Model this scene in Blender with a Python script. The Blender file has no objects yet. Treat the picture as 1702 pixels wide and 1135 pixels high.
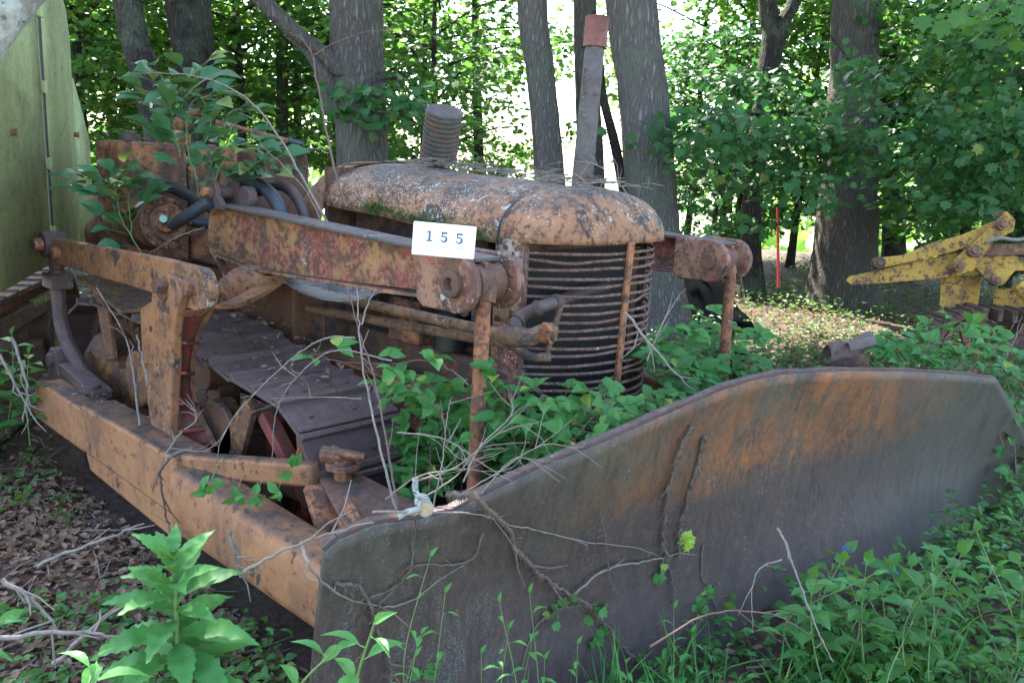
import bpy, bmesh, math, random
import numpy as np
from mathutils import Vector, Matrix
random.seed(7); rng = np.random.default_rng(7)
R = math.radians
SC = bpy.context.scene
COL = SC.collection
# ------------------------------------------------------------------ camera
CAM = (1.8243, -2.5188, 1.5639); YAW, PITCH, ROLL, FPX = R(133.436), R(-12.067), R(3.027), 1394.9
def cam_axes():
    f = Vector((math.cos(PITCH)*math.cos(YAW), math.cos(PITCH)*math.sin(YAW), math.sin(PITCH)))
    r = Vector((math.sin(YAW), -math.cos(YAW), 0)); u = r.cross(f)
    c, s = math.cos(ROLL), math.sin(ROLL)
    return f, r*c+u*s, u*c-r*s
CF, CR, CU = cam_axes()
cd = bpy.data.cameras.new('camera'); cam = bpy.data.objects.new('camera', cd); COL.objects.link(cam)
m3 = Matrix((CR, CU, -CF)).transposed()
cam.matrix_world = Matrix.Translation(CAM) @ m3.to_4x4()
cd.sensor_width = 36; cd.lens = FPX/1702*36; cd.clip_start = .05; cd.clip_end = 2000
SC.camera = cam
# ------------------------------------------------------------------ light
SUN_AZ, SUN_EL = R(158), R(52)
w = bpy.data.worlds.new('World'); SC.world = w; w.use_nodes = True
nt = w.node_tree; nt.nodes.clear()
sky = nt.nodes.new('ShaderNodeTexSky'); sky.sky_type = 'NISHITA'; sky.sun_disc = False
sky.sun_elevation = SUN_EL; sky.sun_rotation = R(90)-SUN_AZ; sky.air_density = 1.0; sky.dust_density = 1.6; sky.ozone_density = 1.0
bg = nt.nodes.new('ShaderNodeBackground'); bg.inputs[1].default_value = .15
wo = nt.nodes.new('ShaderNodeOutputWorld')
nt.links.new(sky.outputs[0], bg.inputs[0]); nt.links.new(bg.outputs[0], wo.inputs[0])
sd = bpy.data.lights.new('sun', 'SUN'); sd.energy = 4.5; sd.angle = R(.5); sd.color = (1, .95, .86)
sun = bpy.data.objects.new('sun', sd); COL.objects.link(sun)
sdir = Vector((math.cos(SUN_EL)*math.cos(SUN_AZ), math.cos(SUN_EL)*math.sin(SUN_AZ), math.sin(SUN_EL)))
sun.rotation_euler = sdir.to_track_quat('Z', 'Y').to_euler(); sun.location = (0, 0, 30)
SC.view_settings.view_transform = 'Standard'; SC.view_settings.look = 'None'; SC.view_settings.gamma = 1
SC.view_settings.exposure = 2.95
SC.cycles.max_bounces = 8; SC.cycles.diffuse_bounces = 4; SC.cycles.transmission_bounces = 4
SC.cycles.use_denoising = True; SC.cycles.sample_clamp_indirect = 6

# ------------------------------------------------------------------ helpers
def at(px, py, ax, val):
    """photo pixel -> world point on the plane ax=val (or at depth val for 'd')"""
    d = CF + CR*((px-851)/FPX) - CU*((py-567.5)/FPX)
    if ax == 'd': return Vector(CAM)+d*val
    i = 'xyz'.index(ax); t = (val-CAM[i])/d[i]
    return Vector(CAM)+d*t
def tag(o, label=None, cat=None, group=None, kind=None):
    if label: o['label'] = label
    if cat: o['category'] = cat
    if group: o['group'] = group
    if kind: o['kind'] = kind
    return o
def empty(name, loc, label=None, cat=None, group=None):
    o = bpy.data.objects.new(name, None); COL.objects.link(o); o.location = loc; o.empty_display_size = .1
    return tag(o, label, cat, group)
def wloc(p):
    v = Vector((0, 0, 0))
    while p is not None: v += p.location; p = p.parent
    return v
class MB:
    """collects shapes into one mesh"""
    def __init__(s): s.v = []; s.f = []
    def add(s, vs, fs):
        n = len(s.v); s.v += [tuple(v) for v in vs]; s.f += [tuple(i+n for i in f) for f in fs]; return s
    def box(s, a, b):
        (x0, y0, z0), (x1, y1, z1) = a, b
        return s.add([(x0,y0,z0),(x1,y0,z0),(x1,y1,z0),(x0,y1,z0),(x0,y0,z1),(x1,y0,z1),(x1,y1,z1),(x0,y1,z1)],
                     [(0,3,2,1),(4,5,6,7),(0,1,5,4),(1,2,6,5),(2,3,7,6),(3,0,4,7)])
    def bar(s, a, b, w_, h, up=(0,0,1), w2=None, h2=None):
        a, b = Vector(a), Vector(b); d = (b-a).normalized(); up = Vector(up)
        sd_ = d.cross(up).normalized(); u = sd_.cross(d)
        w2 = w_ if w2 is None else w2; h2 = h if h2 is None else h2
        vs = []
        for p, ww, hh in ((a, w_, h), (b, w2, h2)):
            for i, j in ((-1,-1),(1,-1),(1,1),(-1,1)): vs.append(p+sd_*(ww/2*i)+u*(hh/2*j))
        return s.add(vs, [(0,1,2,3),(7,6,5,4),(0,4,5,1),(1,5,6,2),(2,6,7,3),(3,7,4,0)])
    def tube(s, pts, r, n=10, caps=True):
        pts = [Vector(p) for p in pts]; m = len(pts)
        rr = r if isinstance(r, (list, tuple)) else [r]*m
        ref = Vector((0,0,1)); d0 = (pts[1]-pts[0]).normalized()
        if abs(d0.dot(ref)) > .9: ref = Vector((1,0,0))
        u = d0.cross(ref).normalized(); vs = []; fs = []
        for i, p in enumerate(pts):
            d = (pts[min(i+1, m-1)]-pts[max(i-1, 0)]).normalized()
            u = (u-d*u.dot(d)).normalized(); v = d.cross(u)
            for k in range(n):
                a = 2*math.pi*k/n; vs.append(p+u*(rr[i]*math.cos(a))+v*(rr[i]*math.sin(a)))
        for i in range(m-1):
            for k in range(n):
                a = i*n+k; b = i*n+(k+1) % n; fs.append((a, b, b+n, a+n))
        if caps: fs.append(tuple(range(n-1, -1, -1))); fs.append(tuple((m-1)*n+k for k in range(n)))
        return s.add(vs, fs)
    def prism(s, poly, y0, y1):
        """polygon in the XZ plane pushed from y0 to y1"""
        n = len(poly); vs = [(x, y0, z) for x, z in poly]+[(x, y1, z) for x, z in poly]
        return s.add(vs, [tuple(range(n)), tuple(range(2*n-1, n-1, -1))]+[(i, i+n, (i+1) % n+n, (i+1) % n) for i in range(n)])
    def grid(s, P, wrap=False):
        """P[i][j] grid of points"""
        ni, nj = len(P), len(P[0]); vs = [p for row in P for p in row]; fs = []
        for i in range(ni-1):
            for j in range(nj if wrap else nj-1):
                k = (j+1) % nj; fs.append((i*nj+j, i*nj+k, (i+1)*nj+k, (i+1)*nj+j))
        return s.add(vs, fs)
    def sphere(s, c, r, n=10, sz=1):
        c = Vector(c); P = []
        for i in range(n//2+1):
            t = math.pi*i/(n//2); P.append([c+Vector((r*math.sin(t)*math.cos(2*math.pi*k/n), r*math.sin(t)*math.sin(2*math.pi*k/n), r*sz*math.cos(t))) for k in range(n)])
        return s.grid(P, True)
    def build(s, name, mat, parent=None, bevel=0, smooth=40, sub=0, solid=0, label=None, wear=0):
        me = bpy.data.meshes.new(name); me.from_pydata([tuple(v) for v in s.v], [], s.f); me.validate()
        o = bpy.data.objects.new(name, me); COL.objects.link(o); me.materials.append(mat)
        bm = bmesh.new(); bm.from_mesh(me); bmesh.ops.recalc_face_normals(bm, faces=bm.faces)
        for e in bm.edges:
            if len(e.link_faces) == 2 and e.calc_face_angle(0) > R(smooth): e.smooth = False
        for f in bm.faces: f.smooth = True
        bm.to_mesh(me); bm.free()
        if parent is not None:
            o.parent = parent; o.location = -wloc(parent)
        if solid: m = o.modifiers.new('s', 'SOLIDIFY'); m.thickness = solid; m.offset = 0
        if bevel: m = o.modifiers.new('b', 'BEVEL'); m.width = bevel; m.segments = 2; m.limit_method = 'ANGLE'; m.angle_limit = R(35)
        if sub: m = o.modifiers.new('u', 'SUBSURF'); m.levels = m.render_levels = sub
        if label: o['label'] = label
        return o
def circ(cx, cz, r, a0=0, a1=360, n=14):
    return [(cx+r*math.cos(R(a0+(a1-a0)*i/n)), cz+r*math.sin(R(a0+(a1-a0)*i/n))) for i in range(n+(0 if abs(a1-a0) == 360 else 1))]
def spline(pts, n=6, jit=0):
    """Catmull-Rom through points"""
    P = [Vector(p) for p in pts]; P = [P[0]*2-P[1]]+P+[P[-1]*2-P[-2]]; out = []
    for i in range(1, len(P)-2):
        for k in range(n):
            t = k/n; a, b, c, d = P[i-1], P[i], P[i+1], P[i+2]
            q = .5*((2*b)+(c-a)*t+(2*a-5*b+4*c-d)*t*t+(3*b-a-3*c+d)*t**3)
            if jit: q = q+Vector([random.gauss(0, jit) for _ in range(3)])
            out.append(q)
    out.append(P[-2]); return out
def npmesh(name, V, F_sizes, F_idx, mat, parent=None, smooth=False):
    me = bpy.data.meshes.new(name)
    me.vertices.add(len(V)); me.vertices.foreach_set('co', np.asarray(V, dtype=np.float32).ravel())
    me.loops.add(len(F_idx)); me.loops.foreach_set('vertex_index', np.asarray(F_idx, dtype=np.int32))
    st = np.concatenate([[0], np.cumsum(F_sizes)[:-1]]).astype(np.int32)
    me.polygons.add(len(F_sizes)); me.polygons.foreach_set('loop_start', st)
    me.polygons.foreach_set('use_smooth', np.full(len(F_sizes), smooth))
    me.update(calc_edges=True); me.materials.append(mat)
    o = bpy.data.objects.new(name, me); COL.objects.link(o)
    if parent is not None: o.parent = parent; o.location = -wloc(parent)
    return o
# leaf templates: length along +x from 0 to 1, width y, normal +z
def tpl_strip(ws, zs, xs=None, wave=0):
    n = len(ws); xs = xs or [i/(n-1) for i in range(n)]; V = []; F = []
    for i in range(n):
        fold = .35*ws[i]; wv = wave*(1 if i % 2 else -1)
        V += [(xs[i], -ws[i], zs[i]+fold+wv), (xs[i], 0, zs[i]), (xs[i], ws[i], zs[i]+fold-wv)]
    for i in range(n-1):
        a = 3*i; F += [(a, a+3, a+4, a+1), (a+1, a+4, a+5, a+2)]
    return np.array(V), F
OVATE = tpl_strip([.02, .24, .31, .26, .13, .005], [0, .02, .03, .01, -.03, -.09])
LANCE = tpl_strip([.03, .13, .17, .145, .08, .004], [0, .05, .06, .02, -.07, -.2])
BLADE = tpl_strip([.012, .018, .016, .010, .001], [0, .05, .02, -.1, -.3])
TOOTH = tpl_strip([.03, .05, .12, .09, .19, .14, .22, .16, .2, .12, .13, .06, .003], [0, .05, .08, .1, .11, .11, .1, .07, .04, 0, -.05, -.1, -.16], wave=.012)
def tpl_maple():
    a = [(-.02, 0), (.12, .2), (.02, .42), (.25, .36), (.3, .62), (.48, .4), (.72, .5), (.7, .22), (1, 0)]
    V = [(.3, 0, -.02)]+[(x, y, .05*abs(y)*2-.1*x*x) for x, y in a]+[(x, -y, .05*abs(y)*2-.1*x*x) for x, y in a[-2:0:-1]]
    n = len(V)-1; return np.array(V), [(0, 1+i, 1+(i+1) % n) for i in range(n)]
MAPLE = tpl_maple()
QUAD = (np.array([(0, 0, 0), (.45, -.3, .06), (1, 0, -.1), (.45, .3, .06)]), [(0, 1, 2), (0, 2, 3)])
CURL = (np.array([(0, 0, 0), (.3, -.3, .12), (.7, -.25, .2), (1, 0, .05), (.65, .3, .16), (.3, .25, .05), (.5, 0, 0)]), [(0, 1, 6), (1, 2, 6), (2, 3, 6), (3, 4, 6), (4, 5, 6), (5, 0, 6)])
def leaves(name, tpl, P, D, N, S, mat, parent=None):
    """P base points, D leaf directions, N approximate normals, S lengths"""
    P = np.asarray(P, float); D = np.asarray(D, float); N = np.asarray(N, float); S = np.asarray(S, float)
    D /= np.linalg.norm(D, axis=1)[:, None]+1e-9
    Y = np.cross(N, D); Y /= np.linalg.norm(Y, axis=1)[:, None]+1e-9; Z = np.cross(D, Y)
    T, F = tpl; n, k = len(P), len(T)
    V = P[:, None, :]+S[:, None, None]*(T[None, :, 0:1]*D[:, None, :]+T[None, :, 1:2]*Y[:, None, :]+T[None, :, 2:3]*Z[:, None, :])
    sizes = np.tile([len(f) for f in F], n); idx = np.array([i for f in F for i in f])
    idx = (idx[None, :]+(np.arange(n)*k)[:, None]).ravel()
    return npmesh(name, V.reshape(-1, 3), sizes, idx, mat, parent)
def rnd(n, s=1.): return rng.normal(0, s, (n, 3))

# ------------------------------------------------------------------ materials
class NT:
    def __init__(s, name):
        s.m = bpy.data.materials.new(name); s.m.use_nodes = True; s.t = s.m.node_tree; s.t.nodes.clear()
        s.out = s.n('ShaderNodeOutputMaterial'); s.tc = s.n('ShaderNodeTexCoord')
    def n(s, t): return s.t.nodes.new(t)
    def l(s, a, b): s.t.links.new(a, b)
    def mapped(s, scale=(1,1,1), rot=(0,0,0)):
        m = s.n('ShaderNodeMapping'); m.inputs['Scale'].default_value = scale; m.inputs['Rotation'].default_value = rot
        s.l(s.tc.outputs['Object'], m.inputs[0]); return m.outputs[0]
    def noise(s, scale, detail=6, rough=.6, vec=None, dist=0):
        n = s.n('ShaderNodeTexNoise'); n.inputs['Scale'].default_value = scale; n.inputs['Detail'].default_value = detail
        n.inputs['Roughness'].default_value = rough; n.inputs['Distortion'].default_value = dist
        s.l(vec or s.tc.outputs['Object'], n.inputs['Vector']); return n.outputs[0]
    def voro(s, scale, vec=None, feat='F1'):
        n = s.n('ShaderNodeTexVoronoi'); n.inputs['Scale'].default_value = scale; n.feature = feat
        s.l(vec or s.tc.outputs['Object'], n.inputs['Vector']); return n.outputs['Distance']
    def ramp(s, src, a, b, va=0., vb=1.):
        n = s.n('ShaderNodeMapRange'); n.inputs[1].default_value = a; n.inputs[2].default_value = b
        n.inputs[3].default_value = va; n.inputs[4].default_value = vb; s.l(src, n.inputs[0]); return n.outputs[0]
    def math(s, op, a, b=None):
        n = s.n('ShaderNodeMath'); n.operation = op
        for i, x in enumerate((a, b)):
            if x is None: continue
            if isinstance(x, (int, float)): n.inputs[i].default_value = x
            else: s.l(x, n.inputs[i])
        return n.outputs[0]
    def mix(s, f, a, b):
        n = s.n('ShaderNodeMix'); n.data_type = 'RGBA'
        for k, x in ((0, f), (6, a), (7, b)):
            if isinstance(x, (int, float)): n.inputs[k].default_value = x
            elif isinstance(x, tuple): n.inputs[k].default_value = (*x, 1)
            else: s.l(x, n.inputs[k])
        return n.outputs[2]
    def pos(s):
        n = s.n('ShaderNodeSeparateXYZ'); s.l(s.tc.outputs['Object'], n.inputs[0]); return n.outputs
    def nrm(s):
        g = s.n('ShaderNodeNewGeometry'); n = s.n('ShaderNodeSeparateXYZ'); s.l(g.outputs['Normal'], n.inputs[0]); return n.outputs
    def done(s, col, rough=.8, bump=None, bd=.01, metal=0, spec=.4, bs=.6):
        p = s.n('ShaderNodeBsdfPrincipled'); s.p = p
        for k, x in (('Base Color', col), ('Roughness', rough), ('Metallic', metal)):
            if isinstance(x, (int, float)): p.inputs[k].default_value = x
            elif isinstance(x, tuple): p.inputs[k].default_value = (*x, 1)
            else: s.l(x, p.inputs[k])
        p.inputs['Specular IOR Level'].default_value = spec
        if bump is not None:
            b = s.n('ShaderNodeBump'); b.inputs['Strength'].default_value = bs; b.inputs['Distance'].default_value = bd
            s.l(bump, b.inputs['Height']); s.l(b.outputs[0], p.inputs['Normal'])
        s.l(p.outputs[0], s.out.inputs[0]); return s.m
def rust_paint(name, paint, rust=.45, red=.0, grime=.4, lichen=0., paint2=None, scale=1., topdirt=.5, seed=0, streak=.5, dark=0):
    t = NT(name)
    mp = t.n('ShaderNodeMapping'); mp.inputs['Location'].default_value = (seed*3.7, seed*1.3, seed*2.1); t.l(t.tc.outputs['Object'], mp.inputs[0]); v = mp.outputs[0]
    sx = t.n('ShaderNodeMapping'); sx.inputs['Scale'].default_value = (1, 1, .22); t.l(v, sx.inputs[0])
    big = t.noise(4*scale, 10, .68, v, .4); fine = t.noise(38*scale, 8, .7, v); mid = t.noise(13*scale, 8, .7, v, .3); st = t.noise(17*scale, 6, .6, sx.outputs[0])
    p2 = paint2 or tuple(c*.72 for c in paint)
    c = t.mix(t.ramp(mid, .35, .65), paint, p2)
    c = t.mix(t.ramp(fine, .3, .7, 0, .45), c, tuple(x*.55 for x in paint))
    if red:
        rd = t.math('MULTIPLY', t.ramp(big, .58-red*.25, .62-red*.2), t.ramp(fine, .42, .5))
        c = t.mix(rd, c, (.27, .055, .05))
    # broad weather stains, brown and soft edged, with crisp flaked cores
    stn = t.ramp(t.noise(2.6*scale, 10, .75, v, .8), .5, .62, 0, .55); c = t.mix(stn, c, tuple(x*k for x, k in zip(paint, (.46, .40, .38))))
    rs = t.math('ADD', t.math('MULTIPLY', mid, .55), t.math('MULTIPLY', fine, .45))
    rf = t.ramp(rs, .60-rust*.22, .622-rust*.21)
    rcol = t.mix(t.ramp(fine, .35, .65), (.17, .078, .042), (.085, .046, .032))
    c = t.mix(rf, c, rcol)
    sf = t.ramp(t.math('MULTIPLY', st, t.ramp(big, .3, .6)), .38-.1*streak, .5-.1*streak, 0, .75*streak)
    c = t.mix(sf, c, (.075, .045, .032))
    gr = t.ramp(t.noise(7*scale, 9, .75, v, .6), .66-grime*.2, .69-grime*.18, 0, .9)
    c = t.mix(gr, c, (.036, .03, .028))
    if topdirt:
        nz = t.nrm()[2]; td = t.math('MULTIPLY', t.ramp(nz, .55, .95), t.ramp(big, .35, .6, .3, 1))
        c = t.mix(t.math('MULTIPLY', td, topdirt), c, t.mix(t.ramp(fine, .4, .6), (.10, .085, .07), (.045, .038, .032)) if not dark else t.mix(t.ramp(fine, .4, .6), (.055, .042, .036), (.026, .022, .020)))
    if lichen:
        a = t.math('MULTIPLY', t.ramp(t.noise(30, 7, .72, v, .5), .565, .59), t.ramp(t.noise(5, 5, .7, v), .62-lichen*.16, .68-lichen*.14))
        b = t.math('MULTIPLY', t.ramp(t.voro(90, v), .3, .2), t.ramp(t.noise(8, 5, .7, v), .60-lichen*.2, .66-lichen*.2))
        c = t.mix(t.math('MAXIMUM', a, b), c, t.mix(fine, (.42, .47, .44), (.22, .27, .25)))
    h = t.math('ADD', t.math('MULTIPLY', rf, -.35), t.math('ADD', t.math('MULTIPLY', fine, .5), t.math('MULTIPLY', mid, .5)))
    return t.done(c, t.ramp(fine, .3, .7, .62, .88), h, .004, 0, .35, .7)
TAN = (.33, .15, .066)
M = {}
M['paint'] = rust_paint('faded_orange_paint', TAN, .34, 0, .36, .08, seed=1)
M['hood'] = rust_paint('faded_orange_hood_paint', (.33, .155, .075), .38, 0, .58, .95, topdirt=.9, seed=2)
M['nose'] = rust_paint('faded_orange_nose_paint', (.345, .165, .078), .34, 0, .60, .45, topdirt=.9, seed=5)
M['arm'] = rust_paint('orange_over_red_paint', (.34, .18, .078), .42, .42, .34, .05, topdirt=.9, seed=3, dark=1)
M['armred'] = rust_paint('worn_red_primer', (.29, .15, .09), .5, .3, .5, .2, paint2=(.22, .10, .065), seed=4)
M['red'] = rust_paint('red_primer_web', (.28, .045, .03), .45, 0, .42, 0, topdirt=.3, seed=6)
M['cframe'] = rust_paint('orange_frame_paint', (.37, .17, .072), .16, 0, .30, 0, topdirt=1.0, dark=1, seed=8, paint2=(.30, .135, .06), streak=.45)
M['rust'] = rust_paint('brown_rust', (.15, .065, .035), .6, 0, .5, 0, paint2=(.10, .045, .03), seed=9)
M['rustor'] = rust_paint('orange_rust_box', (.38, .16, .065), .46, 0, .42, .1, paint2=(.24, .09, .045), seed=10, streak=1.)
M['darkrust'] = rust_paint('dark_greasy_rust', (.055, .034, .024), .5, 0, .6, 0, paint2=(.12, .055, .025), seed=11)
M['rod'] = rust_paint('orange_rusty_rod', (.36, .14, .06), .42, 0, .2, .05, paint2=(.26, .09, .04), scale=1.6, seed=12)
M['shoe'] = rust_paint('worn_purple_brown_steel', (.105, .068, .062), .25, 0, .35, .05, paint2=(.075, .05, .047), topdirt=.25, seed=13)
M['grille'] = rust_paint('rusty_grille_rod', (.20, .115, .085), .5, 0, .3, .2, paint2=(.14, .095, .08), scale=2, seed=14)
M['pipe'] = rust_paint('greasy_brown_pipe', (.24, .13, .07), .35, 0, .5, .05, paint2=(.13, .09, .055), seed=15)
M['yellow'] = rust_paint('weathered_yellow_paint', (.42, .25, .035), .36, 0, .32, 0, paint2=(.33, .17, .03), topdirt=.3, seed=16)
M['yellowbit'] = rust_paint('yellow_over_rust', (.30, .15, .03), .62, 0, .4, 0, paint2=(.2, .07, .03), seed=17)
M['greyband'] = rust_paint('bare_grey_primer', (.33, .27, .21), .35, 0, .42, .35, paint2=(.38, .19, .10), seed=18)
M['exh'] = rust_paint('grey_brown_exhaust', (.115, .105, .10), .16, 0, .1, .05, paint2=(.14, .115, .10), topdirt=0, seed=19)
M['exh2'] = M['exh']; _p = [n for n in M['exh'].node_tree.nodes if n.type == 'BSDF_PRINCIPLED'][0]; _p.inputs['Metallic'].default_value = .35
M['exhred'] = rust_paint('red_rust_collar', (.20, .075, .055), .3, 0, .2, .05, topdirt=0, seed=20)
M['clean'] = rust_paint('grey_green_tin', (.06, .056, .048), .3, 0, .35, .25, paint2=(.08, .073, .06), topdirt=.3, seed=21)
M['greenbody'] = rust_paint('pale_green_paint', (.37, .40, .175), .0, 0, .02, .03, paint2=(.32, .36, .155), topdirt=.2, seed=22, streak=.25)
M['greendark'] = rust_paint('old_yellow_green_paint', (.22, .24, .07), .4, 0, .4, 0, seed=23)
M['maroon'] = rust_paint('dark_maroon_paint', (.07, .012, .014), .1, 0, .3, 0, seed=24)
def blade_mat():
    t = NT('moldboard_steel'); x, y, z = t.pos()
    v = t.mapped((1, 1, .62), (R(28), 0, 0)); sv = t.mapped((1, 1, .16))
    big = t.noise(2.3, 8, .65, None, .5); mid = t.noise(9, 9, .7, v, .4); fine = t.noise(60, 8, .7, v); st = t.noise(26, 7, .7, sv)
    c = t.mix(t.ramp(mid, .3, .7), (.072, .044, .033), (.034, .024, .020))
    c = t.mix(t.ramp(fine, .42, .62, 0, .6), c, (.098, .064, .050)); c = t.mix(t.ramp(t.noise(150, 6, .8), .52, .6, 0, .6), c, (.035, .026, .022))
    pit = t.ramp(t.noise(17, 9, .8, None, .5), .56, .60, 0, .6); c = t.mix(pit, c, (.125, .07, .042))
    # paler purplish tone low down: sky reflection painted into the colour
    c = t.mix(t.math('MULTIPLY', t.ramp(z, .5, .1), t.ramp(big, .3, .7, .1, .5)), c, (.072, .055, .054))
    # algae film up top and toward the right end
    al = t.math('MULTIPLY', t.ramp(z, .42, .8), t.ramp(t.noise(3.1, 8, .7), .42, .62, .15, .8)); c = t.mix(al, c, (.085, .088, .058))
    al2 = t.math('MULTIPLY', t.ramp(y, .55, 1.3), t.ramp(mid, .3, .65, .1, .6)); c = t.mix(al2, c, (.085, .092, .068))
    # orange rust bloom under the raised top edge, stopped by the seam
    ctr = t.math('ABSOLUTE', t.math('SUBTRACT', y, .28)); env = t.math('MULTIPLY', t.ramp(ctr, 1.15, .30), t.ramp(t.math('ADD', z, t.math('MULTIPLY', t.noise(3, 7, .75), .25)), .62, .72))
    rn = t.ramp(t.math('ADD', t.math('MULTIPLY', t.noise(4.2, 9, .72, v, .6), .6), t.math('MULTIPLY', fine, .4)), .41, .55)
    rb = t.math('MULTIPLY', t.math('MULTIPLY', env, rn), t.ramp(t.noise(1.9, 7, .75), .32, .5, .2, 1)); c = t.mix(t.math('MULTIPLY', rb, .85), c, t.mix(mid, (.38, .125, .028), (.18, .062, .020)))
    # lichen at the left end, running down
    le = t.math('MULTIPLY', t.ramp(y, -.7, -1.2), t.ramp(st, .44, .6)); sp = t.ramp(t.noise(150, 4, .8), .5, .58)
    c = t.mix(t.math('MULTIPLY', t.math('MULTIPLY', le, sp), t.ramp(big, .4, .6, .1, .7)), c, (.19, .22, .19))
    sp2 = t.math('MULTIPLY', t.ramp(t.voro(60), .2, .1), t.ramp(t.noise(6, 5, .7), .56, .62)); c = t.mix(t.math('MULTIPLY', sp2, .7), c, (.26, .27, .24))
    c = t.mix(t.ramp(t.noise(21, 7, .7, sv, .3), .5, .68, 0, .5), c, (.03, .022, .02))
    return t.done(c, t.ramp(mid, .3, .7, .55, .8), t.math('ADD', t.math('MULTIPLY', fine, .6), mid), .004, .1, .4, .8)
M['blade'] = blade_mat()
def plain(name, col, rough=.6, noise=.25, sc=20, bd=.003, metal=0, spec=.5):
    t = NT(name); n = t.noise(sc, 7, .65)
    return t.done(t.mix(t.ramp(n, .3, .7), col, tuple(c*(1-noise*2) if noise < .5 else c*.1 for c in col)), rough, n, bd, metal, spec)
M['hose'] = plain('black_rubber_hose', (.035, .042, .052), .5)
M['hosebrown'] = plain('brown_rubber_hose', (.085, .058, .05), .6)
M['black'] = plain('black_grease_and_shade', (.016, .014, .013), .55, .3)  # black of grease and seams, also painted shade inside the hood
M['core'] = NT('radiator_core'); _t = M['core']; _w = _t.n('ShaderNodeTexWave'); _w.bands_direction = 'Y'; _w.inputs['Scale'].default_value = 26; _w.inputs['Distortion'].default_value = .3
_t.l(_t.tc.outputs['Object'], _w.inputs[0]); M['core'] = _t.done(_t.mix(_w.outputs[1], (.004, .0035, .003), (.028, .023, .021)), .7, _w.outputs[1], .006)
M['white'] = plain('white_card', (.80, .81, .82), .5, .03)
M['ink'] = plain('grey_ink', (.10, .12, .16), .6, .1)
M['mint'] = plain('mint_plastic_cap', (.16, .36, .26), .4, .1)
M['wood'] = plain('cut_wood_end', (.42, .30, .15), .8, .2, 60)
M['tarp'] = plain('black_tarpaulin', (.006, .007, .008), 1.0, .2, 6, .006, 0, 0)
M['stake'] = plain('red_plastic_stake', (.55, .035, .03), .5, .1)
M['moss'] = plain('green_moss', (.075, .13, .02), .95, .35, 90)
def leaf_mat(name, col, col2, trans=.35, rough=.45, tcol=None):
    t = NT(name); g = t.n('ShaderNodeNewGeometry')
    c = t.mix(g.outputs['Random Per Island'], col, col2)
    c = t.mix(t.ramp(t.noise(55, 3, .5), .35, .65, 0, .35), c, tuple(x*.6 for x in col))
    br = t.math('MULTIPLY', t.ramp(t.noise(28, 4, .7), .64, .68), t.ramp(t.noise(3, 2, .5), .5, .6)); c = t.mix(br, c, (.16, .11, .03) if col[1] > col[0] else (.06, .035, .025))
    if col[1] > col[0]: c = t.mix(t.ramp(g.outputs['Random Per Island'], .97, .975), c, tuple(min(1, x*k) for x, k in zip(col2, (3, 1.3, 1.2))))
    p = t.n('ShaderNodeBsdfPrincipled'); t.l(c, p.inputs[0]); p.inputs['Roughness'].default_value = rough; p.inputs['Specular IOR Level'].default_value = .3
    tr = t.n('ShaderNodeBsdfTranslucent'); tc = t.mix(.5, c, tcol or (.30, .42, .04)); t.l(tc, tr.inputs[0])
    m = t.n('ShaderNodeMixShader'); m.inputs[0].default_value = trans; t.l(p.outputs[0], m.inputs[1]); t.l(tr.outputs[0], m.inputs[2])
    t.l(m.outputs[0], t.out.inputs[0]); return t.m
M['leaf'] = leaf_mat('maple_foliage', (.04, .125, .03), (.07, .175, .035), .48, .5, (.16, .34, .04))
M['leafd'] = leaf_mat('dark_foliage', (.034, .105, .03), (.055, .15, .036), .42, .45, (.08, .25, .05))
M['leafy'] = leaf_mat('bright_backlit_foliage', (.075, .19, .035), (.11, .24, .045), .5, .5, (.22, .40, .06))
M['weed'] = leaf_mat('broad_weed_leaf', (.05, .20, .045), (.075, .25, .05), .3, .5)
M['bram'] = leaf_mat('bramble_leaf', (.035, .145, .03), (.065, .21, .04), .3, .5)
M['ivy'] = leaf_mat('ground_leaf', (.03, .115, .025), (.06, .18, .035), .3, .5)
M['yleaf'] = leaf_mat('yellow_green_leaf', (.28, .42, .04), (.34, .46, .05), .3, .45)
M['vineleaf'] = leaf_mat('blue_green_vine_leaf', (.035, .125, .055), (.06, .17, .06), .25, .35)
M['litter'] = leaf_mat('dead_leaf', (.12, .068, .04), (.27, .18, .12), .1, .8, (.3, .15, .05))
M['blue'] = plain('blue_petal', (.03, .05, .5), .5, .1)
def bark_mat(name, a, b, sc=1.):
    t = NT(name); v = t.mapped((20*sc, 20*sc, 2.6*sc)); w_ = t.noise(1.2, 4, .6, v)
    mx = t.n('ShaderNodeMix'); mx.data_type = 'VECTOR'; mx.inputs[0].default_value = .22; t.l(v, mx.inputs[4])
    nn = t.n('ShaderNodeTexNoise'); nn.inputs['Scale'].default_value = 1.5; nn.inputs['Detail'].default_value = 5; t.l(v, nn.inputs['Vector']); 
    vm = t.n('ShaderNodeVectorMath'); vm.operation = 'MULTIPLY_ADD'; vm.inputs[1].default_value = (1.3, 1.3, 1.3); t.l(nn.outputs['Color'], vm.inputs[0]); t.l(v, vm.inputs[2])
    e = t.voro(1.25, vm.outputs[0], 'DISTANCE_TO_EDGE'); fur = t.ramp(e, .0, .34); fine = t.noise(70, 8, .75); mid = t.noise(5, 8, .75)
    plate = t.mix(t.ramp(fine, .3, .7), tuple(x*.9 for x in a), tuple(x*.66 for x in a)); plate = t.mix(t.ramp(mid, .45, .65, 0, .5), plate, tuple(x*.6 for x in a))
    c = t.mix(t.ramp(fur, 0, 1, .15, .95), b, plate); c = t.mix(t.ramp(t.noise(1.8, 7, .75), .5, .62, 0, .5), c, (.13, .15, .10))
    return t.done(c, .92, t.math('ADD', fur, t.math('MULTIPLY', fine, .35)), .035, 0, .2, 1)
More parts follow.
